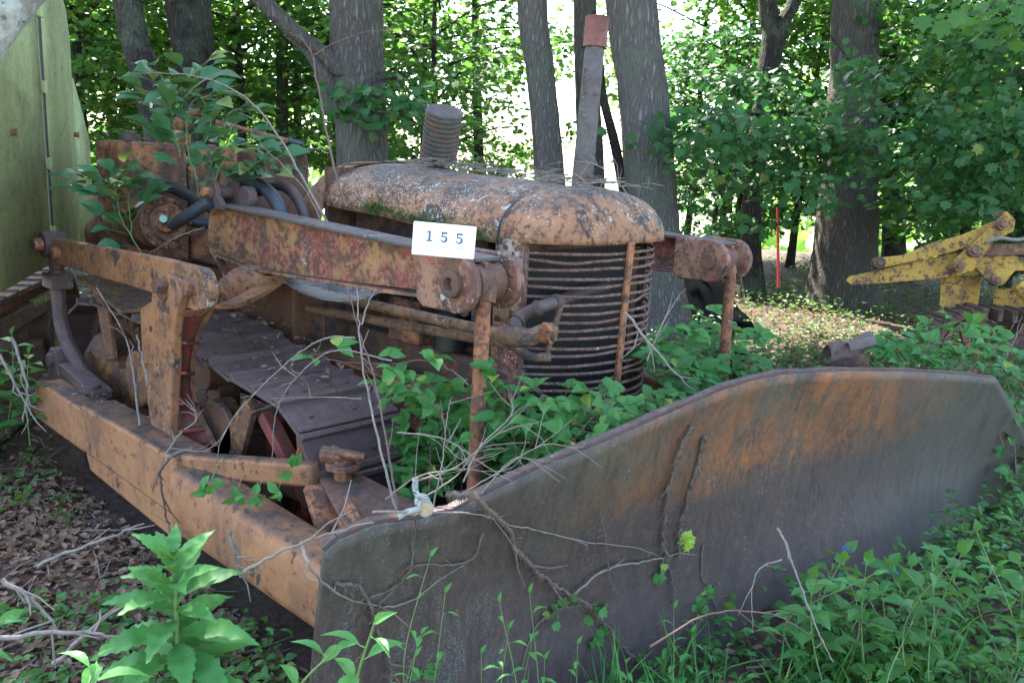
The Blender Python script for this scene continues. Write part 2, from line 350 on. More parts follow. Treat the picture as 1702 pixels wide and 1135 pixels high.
M['bark'] = bark_mat('grey_furrowed_bark', (.19, .165, .14), (.07, .058, .048))
M['bark2'] = bark_mat('pale_furrowed_bark', (.25, .22, .19), (.10, .085, .072))
M['barkd'] = bark_mat('dark_bark', (.085, .072, .062), (.025, .021, .019))
M['twig'] = plain('dry_grey_twig', (.24, .195, .155), .85, .25, 60)
M['twigb'] = plain('brown_vine_bark', (.16, .115, .08), .9, .3, 50)
M['stem'] = plain('green_stem', (.13, .22, .05), .5, .2, 40)
M['stemr'] = plain('reddish_brown_stem', (.15, .085, .06), .7, .2, 40)
def ground_mat():
    t = NT('woodland_floor'); x, y, z = t.pos()
    n1 = t.noise(.7, 8, .7); n2 = t.noise(22, 9, .75, None, .4); n3 = t.noise(4, 8, .7)
    c = t.mix(t.ramp(n2, .3, .7), (.045, .030, .022), (.15, .10, .078))
    c = t.mix(t.ramp(n3, .5, .66, 0, .7), c, (.05, .032, .022))
    c = t.mix(t.ramp(n1, .5, .62, 0, .5), c, (.045, .08, .022))
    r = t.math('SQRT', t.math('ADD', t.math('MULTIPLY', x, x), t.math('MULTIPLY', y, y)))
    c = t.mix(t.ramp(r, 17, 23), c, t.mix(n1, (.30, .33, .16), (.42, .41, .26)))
    return t.done(c, .95, t.math('ADD', n2, n3), .03, 0, .2, 1)
M['ground'] = ground_mat()
# ------------------------------------------------------------------ the ground
def gz(x, y):
    r = math.hypot(x, y+.5); n = .05*math.sin(x*.9+1)*math.sin(y*.7)+.03*math.sin(x*2.3)*math.cos(y*1.9+.5)
    s = min(1, max(0, (r-2.8)/3)); d = max(0, r-17)
    return n*s-.16*d if d < 50 else -8-.0*d
def ground():
    rs = list(np.concatenate([np.linspace(.2, 6, 50), np.linspace(6.3, 24, 50), np.geomspace(26, 1500, 26)])); P = []
    for r in rs:
        row = []
        for k in range(120):
            a = 2*math.pi*k/120; x, y = r*math.cos(a), r*math.sin(a)
            jit = .012*rng.normal() if r < 8 else 0; row.append((x, y, gz(x, y)+jit))
        P.append(row)
    mb = MB(); mb.grid(P, True); mb.add([(0, 0, 0)]+[P[0][k] for k in range(120)], [(0, 1+k, 1+(k+1) % 120) for k in range(120)])
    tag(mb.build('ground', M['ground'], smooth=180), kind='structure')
ground()
# ------------------------------------------------------------------ trees
def trunk_mb(pts, rads, mb=None, flare=True, rough=.05, n=22):
    mb = mb or MB(); pts = spline(pts, 7); m = len(pts); rr = []
    k = (m-1)/(len(rads)-1)
    for i in range(m):
        j = min(int(i/k), len(rads)-2); t = i/k-j; rr.append(rads[j]*(1-t)+rads[j+1]*t)
    P = []; ph = random.random()*6
    for i, p in enumerate(pts):
        row = []; h = (p-pts[0]).length
        for q in range(n):
            a = 2*math.pi*q/n; f = 1+rough*math.sin(3*a+ph+i*.15)+rough*.6*math.sin(7*a+i*.4)+random.gauss(0, rough*.3)
            if flare: f += .75*math.exp(-h/.28)*(1+.4*math.sin(4*a+ph))*.6
            row.append((p.x+rr[i]*f*math.cos(a), p.y+rr[i]*f*math.sin(a), p.z))
        P.append(row)
    mb.grid(P, True); return mb
def spray(acc, base, tip, n, spread, size, droop=.25, up=.15):
    """a flat, layered spray of leaves along a limb; adds to acc"""
    base, tip = np.array(base), np.array(tip); L = np.linalg.norm(tip-base); d = (tip-base)/L
    s = np.cross(d, (0, 0, 1.)); s /= np.linalg.norm(s)+1e-9
    # twigs along the limb, leaves round the twigs
    k = max(4, n//14); tt = rng.uniform(.18, 1.02, k); side = rng.uniform(-1, 1, k)*spread*L*(1.15-.7*tt)
    ctr = base+d*(tt*L)[:, None]+s*side[:, None]+np.array([0, 0, 1.])*(rng.normal(0, .045*L+.05, k)-droop*np.abs(side)*.5)[:, None]
    idx = rng.integers(0, k, n); off = rng.normal(0, 1, (n, 3))*np.array([.17, .17, .055])*(.6+.25*L)
    P = ctr[idx]+off; D = off+d*.25+rng.normal(0, .25, (n, 3)); D[:, 2] -= droop*.35
    N = rng.normal(0, .38, (n, 3))+np.array([0, 0, 1.])
    acc.append((P, D, N, rng.uniform(.6, 1.15, n)*size))
def join(acc): return [np.concatenate([a[i] for a in acc]) for i in range(4)]
GP = 'young leafy trees growing between the big trunks'
def limb_crown(acc, tmb, c, z0, z1, rad, nl, per, size, thin=.03):
    for i in range(nl):
        z = z0+(z1-z0)*(i+random.random())/nl; a = random.random()*2*math.pi+i*2.4
        f = 1-.45*abs((z-(z0*.6+z1*.4))/(z1-z0)); L = rad*f*random.uniform(.7, 1.15)
        b = Vector((c[0]+random.gauss(0, .03), c[1], z)); e = b+Vector((math.cos(a)*L, math.sin(a)*L, L*random.uniform(-.02, .4)))
        mid = (b+e)/2+Vector((0, 0, .1*L)); tmb.tube(spline([b, mid, e], 3), [thin*(1-.13*k) for k in range(7)], 5, False)
        spray(acc, b, e, int(per*L/rad), .45, size)
def make_sapling(h, rad, nl, per, size, leafm, bark, rt=.06, z0=.9):
    o = empty('young_tree', (0, 0, 0)); mb = MB(); lean = random.uniform(-.25, .25)
    trunk_mb([(0, 0, -.1), (lean*.3, 0, h*.35), (lean*.6, .1, h*.7), (lean, 0, h)], [rt, rt*.8, rt*.5, rt*.12], mb, True, .04, 10)
    acc = []; limb_crown(acc, mb, (lean*.4, 0), z0, h, rad, nl, per, size, rt*.3)
    mb.build('trunk', M[bark], o, smooth=60); leaves('crown', MAPLE, *join(acc), M[leafm], o); return o
def copy_tree(o, parent=None):
    c = o.copy(); COL.objects.link(c)
    if parent is not None: c.parent = parent
    for ch in list(o.children): copy_tree(ch, c)
    return c
protos = [make_sapling(5.2, 2.3, 22, 330, .105, 'leaf', 'barkd', .07, .9), make_sapling(6.4, 2.7, 26, 300, .115, 'leafy', 'barkd', .08, 1.3),
          make_sapling(4.6, 2.2, 24, 330, .10, 'leafd', 'barkd', .06, .5), make_sapling(7, 2.4, 22, 300, .115, 'leafy', 'bark', .1, 2.0)]
SAPS = [ # px at the trunk foot, distance, prototype, scale, turn, where
 (90, 13, 2, 1.1, 0, 'behind the green cab'), (150, 12, 1, 1., 1, 'left of the leaning dark trunk'), (215, 15, 0, 1.1, 2, 'far behind the leaning dark trunk'),
 (400, 12.5, 1, .95, 3, 'between the dark trunks and the forked tree'), (470, 13, 3, 1.1, 4, 'behind the forked tree on its left'), (330, 16, 3, 1.1, 5, 'far behind the rusty tank'),
 (500, 17, 1, 1.2, .5, 'far left of the forked tree'), (725, 10.8, 0, .85, 1.5, 'just right of the forked tree'),
 (700, 15, 0, 1.1, 3.5, 'far behind the ribbed air cleaner'),
 (1190, 12.5, 2, .75, .8, 'behind the far lift arm'), (1235, 15, 1, 1.0, 1.8, 'behind the slim crooked tree'),
 (1330, 14.5, 0, 1.0, 3.8, 'between the slim tree and the flared oak'), (1500, 14.5, 2, 1.0, 4.8, 'right behind the flared oak'), (1700, 9.8, 2, 1.1, 5.8, 'above the yellow lift arms'),
 (1620, 12.5, 0, 1.15, .3, 'behind the yellow machine'), (1880, 8.6, 2, 1.1, 1.3, 'past the right edge behind the yellow machine'), (1590, 15.5, 1, 1.2, 2.3, 'far behind the yellow machine'),
 (1150, 15, 1, .85, 2.6, 'behind the gap right of the broad trunk'), (1410, 17, 1, 1.1, 3.3, 'far behind the flared oak'), (60, 14, 3, 1.1, 4.3, 'far behind the green cab'), (-60, 10, 0, 1., 5.3, 'out past the green cab'), (1790, 11, 1, 1.1, .9, 'out past the yellow machine'),
 (560, 13.5, 0, .95, 1.9, 'right behind the forked tree')]
used = set()
for px, d, k, s, rz, wh in SAPS:
    p = at(px, 300, 'd', d); o = protos[k]
    if k in used: o = copy_tree(o)
    used.add(k); o.location = (p.x, p.y, gz(p.x, p.y)-.05); o.rotation_euler = (0, 0, rz); o.scale = (s, s, s)
    tint = ['mid green layered', 'bright yellow green', 'dark green dense', 'tall bright green'][k]
    tag(o, '%s young tree %s' % (tint, wh), 'tree', GP)
# big trunks: pixels of a low and a high point, distance, pixel widths
canopy = {}
def big_canopy(k, rad, n, size):
    acc = []; mb = MB()
    for i in range(n):
        a = random.random()*6.283; el = random.uniform(-.25, 1.0); rr = rad*random.uniform(.25, 1)
        b = Vector((0, 0, 0)); e = Vector((math.cos(a)*rr*math.cos(el), math.sin(a)*rr*math.cos(el), rr*.75*math.sin(el)+.2))
        mb.tube(spline([b, (b+e)/2+Vector((0, 0, .25)), e], 3), [.09*(1-.13*q) for q in range(7)], 6, False)
        spray(acc, b+(e-b)*.3, e, 105, .55, size)
    return mb, acc
def big_tree(name, lab, pts, bark, top=8.0, crown=3.6, extra=None, flare=True, ncr=44):
    """pts = [(px, py, depth, width_px)], low to high"""
    W = [at(px, py, 'd', d) for px, py, d, _ in pts]; rad = [wd/2*d/FPX for _, _, d, wd in pts]
    d0 = (W[-1]-W[0]); lo = W[0]-d0*((W[0].z-gz(W[0].x, W[0].y)+.1)/d0.z) if W[0].z > .2 else W[0]+Vector((0, 0, -.12))
    chain = [lo]+W if W[0].z > .2 else [lo]+W[1:]; rads = [rad[0]*1.12]+rad if W[0].z > .2 else rad
    up = (W[-1]-W[-2]).normalized(); up = (up+Vector((0, 0, .8))).normalized()
    hi = W[-1]+up*((top-W[-1].z)/up.z); chain.append(W[-1]+(hi-W[-1])*.5); rads.append(rads[-1]*.85); chain.append(hi); rads.append(rads[-1]*.6)
    o = empty(name, lo, lab, 'tree'); mb = trunk_mb(chain, rads, None, flare); mb.build('trunk', M[bark], o, smooth=80)
    if crown:
        lm, acc = big_canopy(0, crown, ncr, .2)
        lm.v = [(v[0]+hi.x, v[1]+hi.y, v[2]+hi.z-.4) for v in lm.v]; lm.build('limb', M[bark], o)
        P, D, N, S = join(acc); leaves('crown', MAPLE, P+np.array(hi-Vector((0, 0, .4))), D, N, S, M['leafd'], o)
    return o
big_tree('leaning_tree', 'dark trunk leaning left behind the rusty fuel tank, leftmost of the trunks', [(300, 400, 9, 50), (268, 250, 9, 46), (240, 120, 9, 47), (212, 0, 9, 46)], 'barkd', 8.5, 4)
big_tree('dark_tree', 'nearly black double trunk right of the leaning trunk on the left', [(345, 330, 10, 52), (325, 150, 10, 56), (303, 0, 10, 56)], 'barkd', 8, 0)
big_tree('slim_tree', 'slim brown trunk touching the nearly black trunk at the upper left', [(350, 330, 10.6, 30), (345, 150, 10.6, 28), (338, 0, 10.6, 26)], 'bark', 8, 0)
t3 = big_tree('forked_tree', 'broad grey trunk with a thick low limb curving up to the left', [(606, 420, 7.5, 92), (603, 250, 7.5, 82), (592, 110, 7.5, 90), (592, 0, 7.5, 88)], 'bark', 7.5, 4.6, ncr=60)
mb = MB(); trunk_mb([at(590, 130, 'd', 7.5), at(545, 95, 'd', 7.4), at(500, 62, 'd', 7.3), at(440, 5, 'd', 7.2), at(395, -60, 'd', 7.1), at(300, -230, 'd', 7)], [.24, .15, .115, .105, .09, .04], mb, False, .04, 14)
mb.build('limb', M['bark'], t3, smooth=80)
mb = MB(); trunk_mb([at(560, 190, 'd', 7.45), at(548, 140, 'd', 7.4), at(520, 95, 'd', 7.35), at(480, 60, 'd', 7.3)], [.12, .10, .07, .05], mb, False, .04, 12); mb.build('limb', M['bark'], t3, smooth=80)
big_tree('pale_tree', 'pale straight furrowed trunk left of the exhaust pipe', [(918, 400, 8.5, 54), (910, 250, 8.5, 49), (896, 110, 8.5, 48), (885, 0, 8.5, 50)], 'bark2', 8, 3.8)
big_tree('hidden_tree', 'narrow dark grey trunk right behind the exhaust pipe', [(985, 420, 9.5, 46), (980, 250, 9.5, 44), (972, 0, 9.5, 38)], 'bark', 9, 0)
big_tree('broad_tree', 'broad grey trunk right of the exhaust pipe above the grille', [(1090, 480, 8, 90), (1082, 330, 8, 84), (1068, 160, 8, 84), (1050, 0, 8, 84)], 'bark2', 7.5, 4.8, ncr=60)
t7 = big_tree('crooked_tree', 'slim crooked dark tree forking near the top behind the far lift rod', [(1256, 500, 10.6, 36), (1248, 390, 10.6, 34), (1256, 290, 10.6, 32), (1270, 150, 10.6, 32), (1285, 60, 10.6, 38), (1275, 0, 10.6, 30)], 'barkd', 8.5, 3)
mb = MB(); trunk_mb([at(1283, 80, 'd', 10.6), at(1300, 40, 'd', 10.6), at(1325, -10, 'd', 10.6), at(1350, -120, 'd', 10.6)], [.12, .10, .09, .04], mb, False, .04, 10); mb.build('limb', M['barkd'], t7, smooth=80)
big_tree('flared_tree', 'massive oak trunk with flared base left of the yellow lift arms', [(1404, 512, 10.3, 112), (1405, 420, 10.3, 100), (1412, 250, 10.3, 86), (1418, 120, 10.3, 76), (1422, 0, 10.3, 78)], 'bark', 8, 4.6, ncr=60)
big_tree('far_tree', 'dark trunk between the massive oak and the yellow machine', [(1486, 410, 14, 36), (1484, 250, 14, 33), (1480, 0, 14, 28)], 'barkd', 8, 0)
big_tree('far_tree', 'thin dark trunk seen left of the slim crooked tree', [(1206, 390, 16, 20), (1208, 200, 16, 19), (1204, 0, 16, 15)], 'barkd', 8, 0)
big_tree('far_tree', 'thin dark trunk rising behind the ribbed air cleaner', [(797, 330, 14, 17), (793, 150, 14, 15), (790, 0, 14, 12)], 'barkd', 8, 0)
big_tree('far_tree', 'thin dark trunk left of the leaning trunk beside the green cab', [(205, 320, 14, 22), (185, 190, 14, 19), (160, 60, 14, 14)], 'barkd', 8, 0)
big_tree('far_tree', 'thin far trunk midway between black trunk and forked tree', [(492, 320, 14, 12), (495, 100, 14, 10), (498, 0, 14, 9)], 'barkd', 8, 0)
big_tree('dead_tree', 'bare dark pole leaning against the broad trunk beside the exhaust pipe', [(1050, 380, 8.6, 18), (1022, 240, 8.6, 17), (1003, 165, 8.6, 14)], 'barkd', 3.1, 0, flare=False)
# leafy limbs that hang in front of the trunks
def limb_set(name, lab, ends, leafm, size, n, grp=None, tpl=MAPLE):
    root = at(*ends[0][0]); o = empty(name, root, lab, 'branch', grp); mb = MB(); acc = []
    for a, b in ends:
        A, B = at(*a), at(*b); mb.tube(spline([A, (A+B)/2+Vector((0, 0, .06)), B], 4), [.014*(1-.09*q) for q in range(9)], 5, False); spray(acc, A, B, n, .42, size, .5)
    mb.build('twig', M['barkd'], o); leaves('foliage', tpl, *join(acc), M[leafm], o); return o
limb_set('maple_branch', 'dark green maple limb hanging before the slim crooked tree', [((1270, 190, 'd', 8.6), (1110, 235, 'd', 7.4)), ((1270, 190, 'd', 8.6), (1200, 215, 'd', 7)), ((1290, 200, 'd', 8.6), (1330, 300, 'd', 7.2)), ((1280, 240, 'd', 8.6), (1410, 235, 'd', 7.4)), ((1270, 260, 'd', 8.6), (1180, 335, 'd', 7.8)), ((1270, 150, 'd', 9), (1240, 120, 'd', 8))], 'leafd', .10, 300)
limb_set('maple_branch', 'dark leafy limb crossing the massive oak trunk at half height', [((1500, 170, 'd', 8), (1380, 215, 'd', 7.2)), ((1500, 170, 'd', 8), (1420, 270, 'd', 7)), ((1520, 120, 'd', 8), (1400, 150, 'd', 7.6)), ((1380, 60, 'd', 9), (1440, 165, 'd', 8.5))], 'leafd', .095, 130)
limb_set('maple_branch', 'leafy limb drooping over the top right corner in front', [((1720, -60, 'd', 4.2), (1640, 20, 'd', 3.8)), ((1760, 0, 'd', 4.4), (1690, 60, 'd', 4.1)), ((1700, -90, 'd', 5), (1600, -10, 'd', 5))], 'leaf', .085, 60)
limb_set('maple_branch', 'leafy twig in front of the forked tree below its limb', [((660, 130, 'd', 7.6), (590, 165, 'd', 6.9)), ((660, 150, 'd', 7.6), (620, 190, 'd', 6.9))], 'leafd', .10, 110)
limb_set('oak_branch', 'dense dark boughs above the yellow lift arms', [((1700, 200, 'd', 7.6), (1540, 290, 'd', 7.2)), ((1720, 250, 'd', 7.4), (1600, 330, 'd', 7)), ((1700, 120, 'd', 7.8), (1520, 200, 'd', 7.6)), ((1720, 60, 'd', 7.6), (1560, 90, 'd', 7.6)), ((1720, 300, 'd', 7.4), (1500, 360, 'd', 7.8)), ((1740, 180, 'd', 7), (1660, 250, 'd', 6.6))], 'leafd', .095, 270)
# far wood: reads as one mass beyond the crest
acc = []
for i in range(80):
    az = YAW+R(random.choice([random.uniform(8, 36), random.uniform(-36, -16)])); r = random.uniform(24, 32); c = Vector((CAM[0]+math.cos(az)*r, CAM[1]+math.sin(az)*r, random.choice([random.uniform(-1.5, 1.5), random.uniform(-1, 9)])))
    n = 60; P = np.array(c)+rng.normal(0, 1, (n, 3))*np.array([1., 1., .5]); acc.append((P, rnd(n), rnd(n), rng.uniform(.3, .6, n)))
tag(leaves('far_woods', MAPLE, *join(acc), M['leafy']), 'bright leafy wood beyond the clearing, seen through the trunks', 'woods', kind='stuff')
# ------------------------------------------------------------------ the bulldozer (front toward +x, camera on its right side, y < 0)
BZ = empty('bulldozer', (-1.2, 0, 0), 'rusty orange crawler bulldozer with wide curved blade and overgrown tracks', 'bulldozer')
def bolts(mb, cs, r=.018, h=.02, ax='y', sgn=-1):
    for c in cs:
        c = Vector(c); d = Vector((0, sgn*h, 0)) if ax == 'y' else (Vector((0, 0, h)) if ax == 'z' else Vector((h, 0, 0)))
        mb.tube([c, c+d], r, 6)
# hood ---------------------------------------------------------------
ZT0, ZT1 = 1.475, 1.525
def hood_sec(x, w, zb, zt, n=18, p=2.5):
    row = []
    for k in range(n+1):
        a = math.pi*k/n; c, s = math.cos(a), math.sin(a)
        row.append((x, -w*math.copysign(abs(c)**(2/p), c), zb+(zt-zb)*abs(s)**(2/p)))
    return row
mb = MB(); P = []
for i in range(15):
    t = i/14; x = -.27-1.08*t; row = hood_sec(x, .40+.01*t, 1.275+.065*t, ZT0+(ZT1-ZT0)*t)
    P.append([(p[0], p[1], p[2]+.004*math.sin(9*x+p[1]*7)) for p in row])
mb.grid(P); hood = mb.build('hood', M['hood'], BZ, solid=.006, smooth=60)
mb = MB(); P = []
for t, w_, zt, zb in ((0, .412, 1.528, 1.34), (.06, .415, 1.53, 1.1), (.2, .412, 1.527, 1.0), (.32, .39, 1.505, 1.0), (.40, .35, 1.46, 1.0), (.44, .30, 1.40, 1.0)):
    P.append(hood_sec(-1.352-t, w_, zb, zt, p=2.7 if t < .3 else 2.2))
mb.grid(P); mb.build('cowl', M['paint'], BZ, solid=.006, smooth=60)
mb = MB(); mb.tube([(-1.35, -.418, 1.34), (-1.35, -.40, 1.43), (-1.35, -.30, 1.515), (-1.35, 0, 1.535), (-1.35, .3, 1.515), (-1.35, .41, 1.35)], .005, 5); mb.build('hood_seam', M['rust'], hood)
mb = MB(); mb.tube([(p[0], p[1]*1.008, p[2]+.003) for p in hood_sec(-.275, .402, 1.275, ZT0, 30)], .0042, 5); mb.build('nose_seam', M['black'], hood)
# moss and lichen crust on the near edge of the hood
acc = []
for c, n, s in ((-.95, 260, .05), (-.72, 420, .09), (-.55, 420, .10), (-.40, 300, .08), (-1.0, 200, .03)):
    P = np.array([[random.gauss(c, s), 0, 0] for _ in range(n)]); zz = rng.exponential(.016, n)+(.02 if c == -.95 else 0)
    P[:, 1] = -.412+.9*np.maximum(0, zz-.045); P[:, 2] = 1.285+.06*(-P[:, 0]-.27)+zz; acc.append((P, rnd(n)+[0, -.6, .3], rnd(n), rng.uniform(.006, .014, n)))
leaves('moss', QUAD, *join(acc), M['moss'], hood)
# nose with the opening for the grille --------------------------------
def nose_row(z, n=26, inset=0):
    f = max(0, min(1, (z-1.27)/.212)); k = (1-f**2.5)**(1/2.5); w_ = .400*k; xf = -.27+.266*k**.9
    row = []
    for i in range(n+1):
        a = -math.pi/2+math.pi*i/n; c, s = math.cos(a), math.sin(a); p = 2.9
        row.append((-.27+(xf+.27)*abs(c)**(2/p), w_*math.copysign(abs(s)**(2/p), s), z))
    return row
mb = MB(); P = [nose_row(z) for z in (1.292, 1.31, 1.34, 1.37, 1.40, 1.425, 1.445, 1.46, 1.47, 1.478, 1.4815)]; mb.grid(P)
NOSE = mb.build('radiator_shell', M['nose'], BZ, solid=.008, smooth=60)
for s in (-1, 1):
    mb = MB(); P = []
    for z in (1.30, 1.2, 1.1, 1.0, .9, .8, .66): P.append([(-.28, s*.402, z), (-.20, s*.400, z), (-.19, s*.396, z), (-.168, s*.384, z), (-.165, s*.360, z)])
    mb.grid(P[:4]); mb.build('side_panel', M['greyband'], NOSE, solid=.008)
    mb = MB(); mb.grid(P[3:]); mb.build('lower_side_panel', M['armred'], NOSE, solid=.008)
    
    for c in [(-.20, s*.392, z) for z in (1.25, 1.2, 1.16, 1.1)]+[(-.23, s*.40, z) for z in (1.27, .9, .8)]:
        mb = MB(); bolts(mb, [c], .009, .012, 'y', s); mb.build('bolt', M['darkrust'], NOSE)
def gplan(y, w_=.375, d=.165): return -.004-d*abs(y/w_)**2.6
mb = MB(); mb.bar((-.24, 0, 1.28), (-.26, 0, .60), .68, .05, (1, 0, 0)); mb.build('radiator_core', M['core'], NOSE)
mb = MB()
for z in (1.275, .60): mb.box((-.28, -.35, z-.02), (-.215, .35, z+.02))
for y in (-.34, .34): mb.box((-.27, y-.02, .62), (-.20, y+.02, 1.25))
mb.build('radiator_frame', M['rust'], NOSE)
for i in range(20):
    z = 1.262-.0315*i+random.gauss(0, .0026); dn_ = random.uniform(-.3, .25); da_ = random.gauss(0, .006); w1 = random.uniform(-.004, .004); sag = random.uniform(0, .006)
    def bp(y): return (gplan(y)+random.gauss(0, .0012)-abs(da_)*.8*math.exp(-((y-dn_)/.07)**2), y, z+da_*math.exp(-((y-dn_)/.07)**2)+.0016*math.sin(y*15+i*1.7)+w1*y*2)
    y0 = -.372 if i < 6 or i > 10 else (-.255-.004*i)
    mbb = MB(); ys = [y0+(.372-y0)*k/22 for k in range(23)]; mbb.tube(spline([bp(y) for y in ys], 2), .0064, 7); mbb.build('grille_bar', M['grille'], NOSE, smooth=80)
mb = MB(); mb.bar((gplan(-.27)+.004, -.272, 1.09), (gplan(-.30), -.305, .905), .024, .012, (1, 0, 0)); mb.build('grille_bracket', M['grille'], NOSE, bevel=.002)
for y in (-.372, .372): mb = MB(); mb.bar((gplan(.372), y, 1.28), (gplan(.372), y, .62), .02, .02, (1, 0, 0)); mb.build('grille_frame', M['grille'], NOSE, bevel=.003)
mb = MB(); mb.bar((.012, 0, 1.30), (-.004, -.008, .52), .030, .016, (1, 0, 0)); mb.build('grille_post', M['rod'], NOSE, bevel=.004)
# exhaust, air cleaner -------------------------------------------------
b_ = at(966, 320, 'y', .04); t_ = at(993, 30, 'y', .10); ax_ = (t_-b_)
mb = MB(); mb.tube([b_-Vector((0, 0, .05)), b_, b_+ax_*.5, b_+ax_*.97], [.044, .041, .039, .037], 22); EX = mb.build('exhaust_pipe', M['exh'], BZ, smooth=50)
mb = MB(); mb.tube([b_+ax_*.83, b_+ax_*.835, b_+ax_*.99, b_+ax_], [.047, .045, .045, .047], 22); mb.tube([b_+ax_, b_+ax_*.95], [.040, .039], 18); mb.build('rain_collar', M['exhred'], EX, smooth=50)
mb = MB(); mb.tube([b_-Vector((0, 0, .02)), b_+Vector((0, 0, .004))], .075, 20); mb.bar(b_+Vector((0, 0, .006)), b_+Vector((.02, .13, .0)), .05, .008); mb.build('flange', M['exh'], EX)
c0 = at(728, 268, 'y', .06); c1 = at(736, 188, 'y', .06); d_ = (c1-c0); rr = []; pp = []
tilt = Vector((.10, -.075, 0))
for i in range(41):
    t = .06+.94*i/40; pp.append(c0+d_*t+tilt*t*.6); rr.append(.080+(.0032 if (i % 4) < 2 else -.0005)-(.004 if i > 38 else 0)+.010*max(0, .15-t)*4)
mb = MB(); mb.tube(pp, rr, 28); AC = mb.build('air_cleaner', M['clean'], BZ, smooth=75)
mb = MB(); mb.tube([c0-Vector((0, 0, .12)), c0+d_*.08], .048, 18); mb.build('screen_neck', M['rust'], AC)
mb = MB(); mb.tube([pp[-1], pp[-1]+(pp[-1]-pp[-2]).normalized()*.008], [.083, .078], 28); mb.build('lid', M['exh'], AC)
# engine ---------------------------------------------------------------
mb = MB(); mb.box((-1.32, -.22, .62), (-.34, .22, 1.2)); mb.box((-1.32, -.30, .60), (-.30, .30, .80)); ENG = mb.build('engine', M['darkrust'], BZ, bevel=.02)
mb = MB()
for x in (-1.2, -.98, -.76, -.54): mb.tube([(x, -.2, 1.16), (x, -.29, 1.13), (x, -.31, 1.05)], .035, 10)
mb.tube([(-1.28, -.31, 1.05), (-.42, -.31, 1.08)], .045, 12); mb.build('manifold', M['rust'], ENG)
mb = MB(); mb.tube([(-.62, -.30, .82), (-.62, -.30, 1.0)], .07, 16); mb.tube([(-.62, -.30, 1.0), (-.62, -.30, 1.03)], .05, 16); mb.build('oil_filter', M['black'], ENG)
mb = MB(); mb.box((-.98, -.33, .80), (-.78, -.22, .98)); bolts(mb, [(-.96+.04*k, -.33, .95) for k in range(5)], .01, .015); mb.build('fuel_pump', M['rustor'], ENG, bevel=.008)
mb = MB()
for k in range(7):
    a = Vector((-1.2+.13*k, -.24, 1.18)); mb.tube(spline([a, a+Vector((.03, -.08, .02)), a+Vector((.1, -.10, -.12)), a+Vector((.12, -.06, -.3))], 4), .006, 5)
mb.build('fuel_line', M['black'], ENG)
mb = MB(); mb.tube([(-.5, -.33, 1.0), (-.5, -.345, 1.0)], .03, 10); mb.box((-.46, -.34, .96), (-.40, -.33, 1.05)); mb.build('bare_plate', M['exh'], ENG)
for s in (-1, 1):
    mb = MB(); mb.box((-2.7, s*.46, .50), (-.05, s*.38, .70)); mb.box((-2.7, s*.52, .69), (-.1, s*.38, .705)); mb.build('frame_rail', M['paint'], BZ, bevel=.006)
    mb = MB(); mb.box((-2.35, s*.40, .70), (-1.36, s*.56, .98)); mb.box((-2.4, s*.56, .985), (-1.3, s*.36, 1.0)); mb.build('floor_box', M['rust'], BZ, bevel=.01)
mb = MB(); mb.box((-2.9, -.42, .3), (-1.35, .42, 1.0)); mb.build('gearbox_housing', M['darkrust'], BZ, bevel=.03)
mb = MB(); mb.box((-.20, -.36, .40), (.0, .36, .64)); mb.build('front_crossmember', M['paint'], BZ, bevel=.02)
mb = MB(); mb.box((-1.36, -.40, .75), (-1.335, .40, 1.50)); mb.build('firewall', M['darkrust'], BZ)  # added to close the engine bay; dark tone deepens the shade there
mb = MB(); mb.box((-1.34, .375, .72), (-.27, .395, 1.30)); mb.build('far_side_shade_sheet', M['black'], BZ)  # black sheet added so the hood opening reads as deep shade
mb = MB(); mb.box((-1.30, -.28, 1.19), (-.45, .2, 1.32))
for k in range(5): mb.tube([(-1.2+.17*k, -.24, 1.2), (-1.2+.17*k, -.24, 1.36)], .03, 10)
mb.build('valve_cover', M['darkrust'], ENG, bevel=.02)
# hydraulic pipes along the near side
e0 = at(862, 562, 'y', -.50); s0 = at(455, 470, 'y', -.52); s1 = at(455, 492, 'y', -.50); e1 = at(875, 578, 'y', -.46)
for a, b, r_ in ((s0, e0-(e0-s0)*.05, .021), (s1+Vector((0, 0, -.03)), e1-(e1-s1)*.05, .019)):
    mb = MB(); mb.tube([a, (a+b)/2, b], r_, 12); mb.build('oil_pipe', M['pipe'], BZ)
mb = MB(); el = [e0-(e0-s0)*.055, e0-(e0-s0)*.02, at(880, 561, 'y', -.47), at(905, 552, 'y', -.44), at(925, 556, 'y', -.42)]
mb.tube(spline(el, 4), [.030, .031, .032, .033, .034, .034, .034, .033, .032, .030, .030, .029, .028, .027, .026, .026, .025][:len(spline(el, 4))], 14); EL = mb.build('pipe_elbow', M['pipe'], BZ)
mb = MB(); q = at(903, 553, 'y', -.44); mb.tube([q, at(918, 554, 'y', -.43)], .036, 14); bolts(mb, [at(912, 548, 'y', -.47)], .02, .02); mb.build('clamp_nut', M['rod'], EL)
mb = MB(); hp = [at(856, 555, 'y', -.45), at(858, 535, 'y', -.43), at(872, 522, 'y', -.40), at(905, 508, 'y', -.36), at(938, 497, 'x', -.10), at(975, 485, 'x', -.16), at(1005, 478, 'x', -.22)]
sp_ = spline(hp, 5); mb.tube(sp_, .024, 14); HH = mb.build('grille_hose', M['hosebrown'], BZ, smooth=80)
mb = MB()
for i in (6, 13, 17): mb.tube([sp_[i], sp_[i+1]], .029, 14)
mb.build('hose_clamp', M['shoe'], HH)
mb = MB(); mb.tube(spline([at(850, 572, 'y', -.46), at(880, 592, 'y', -.41), at(915, 594, 'y', -.37)], 5), .016, 10); mb.build('lower_pipe', M['pipe'], BZ)
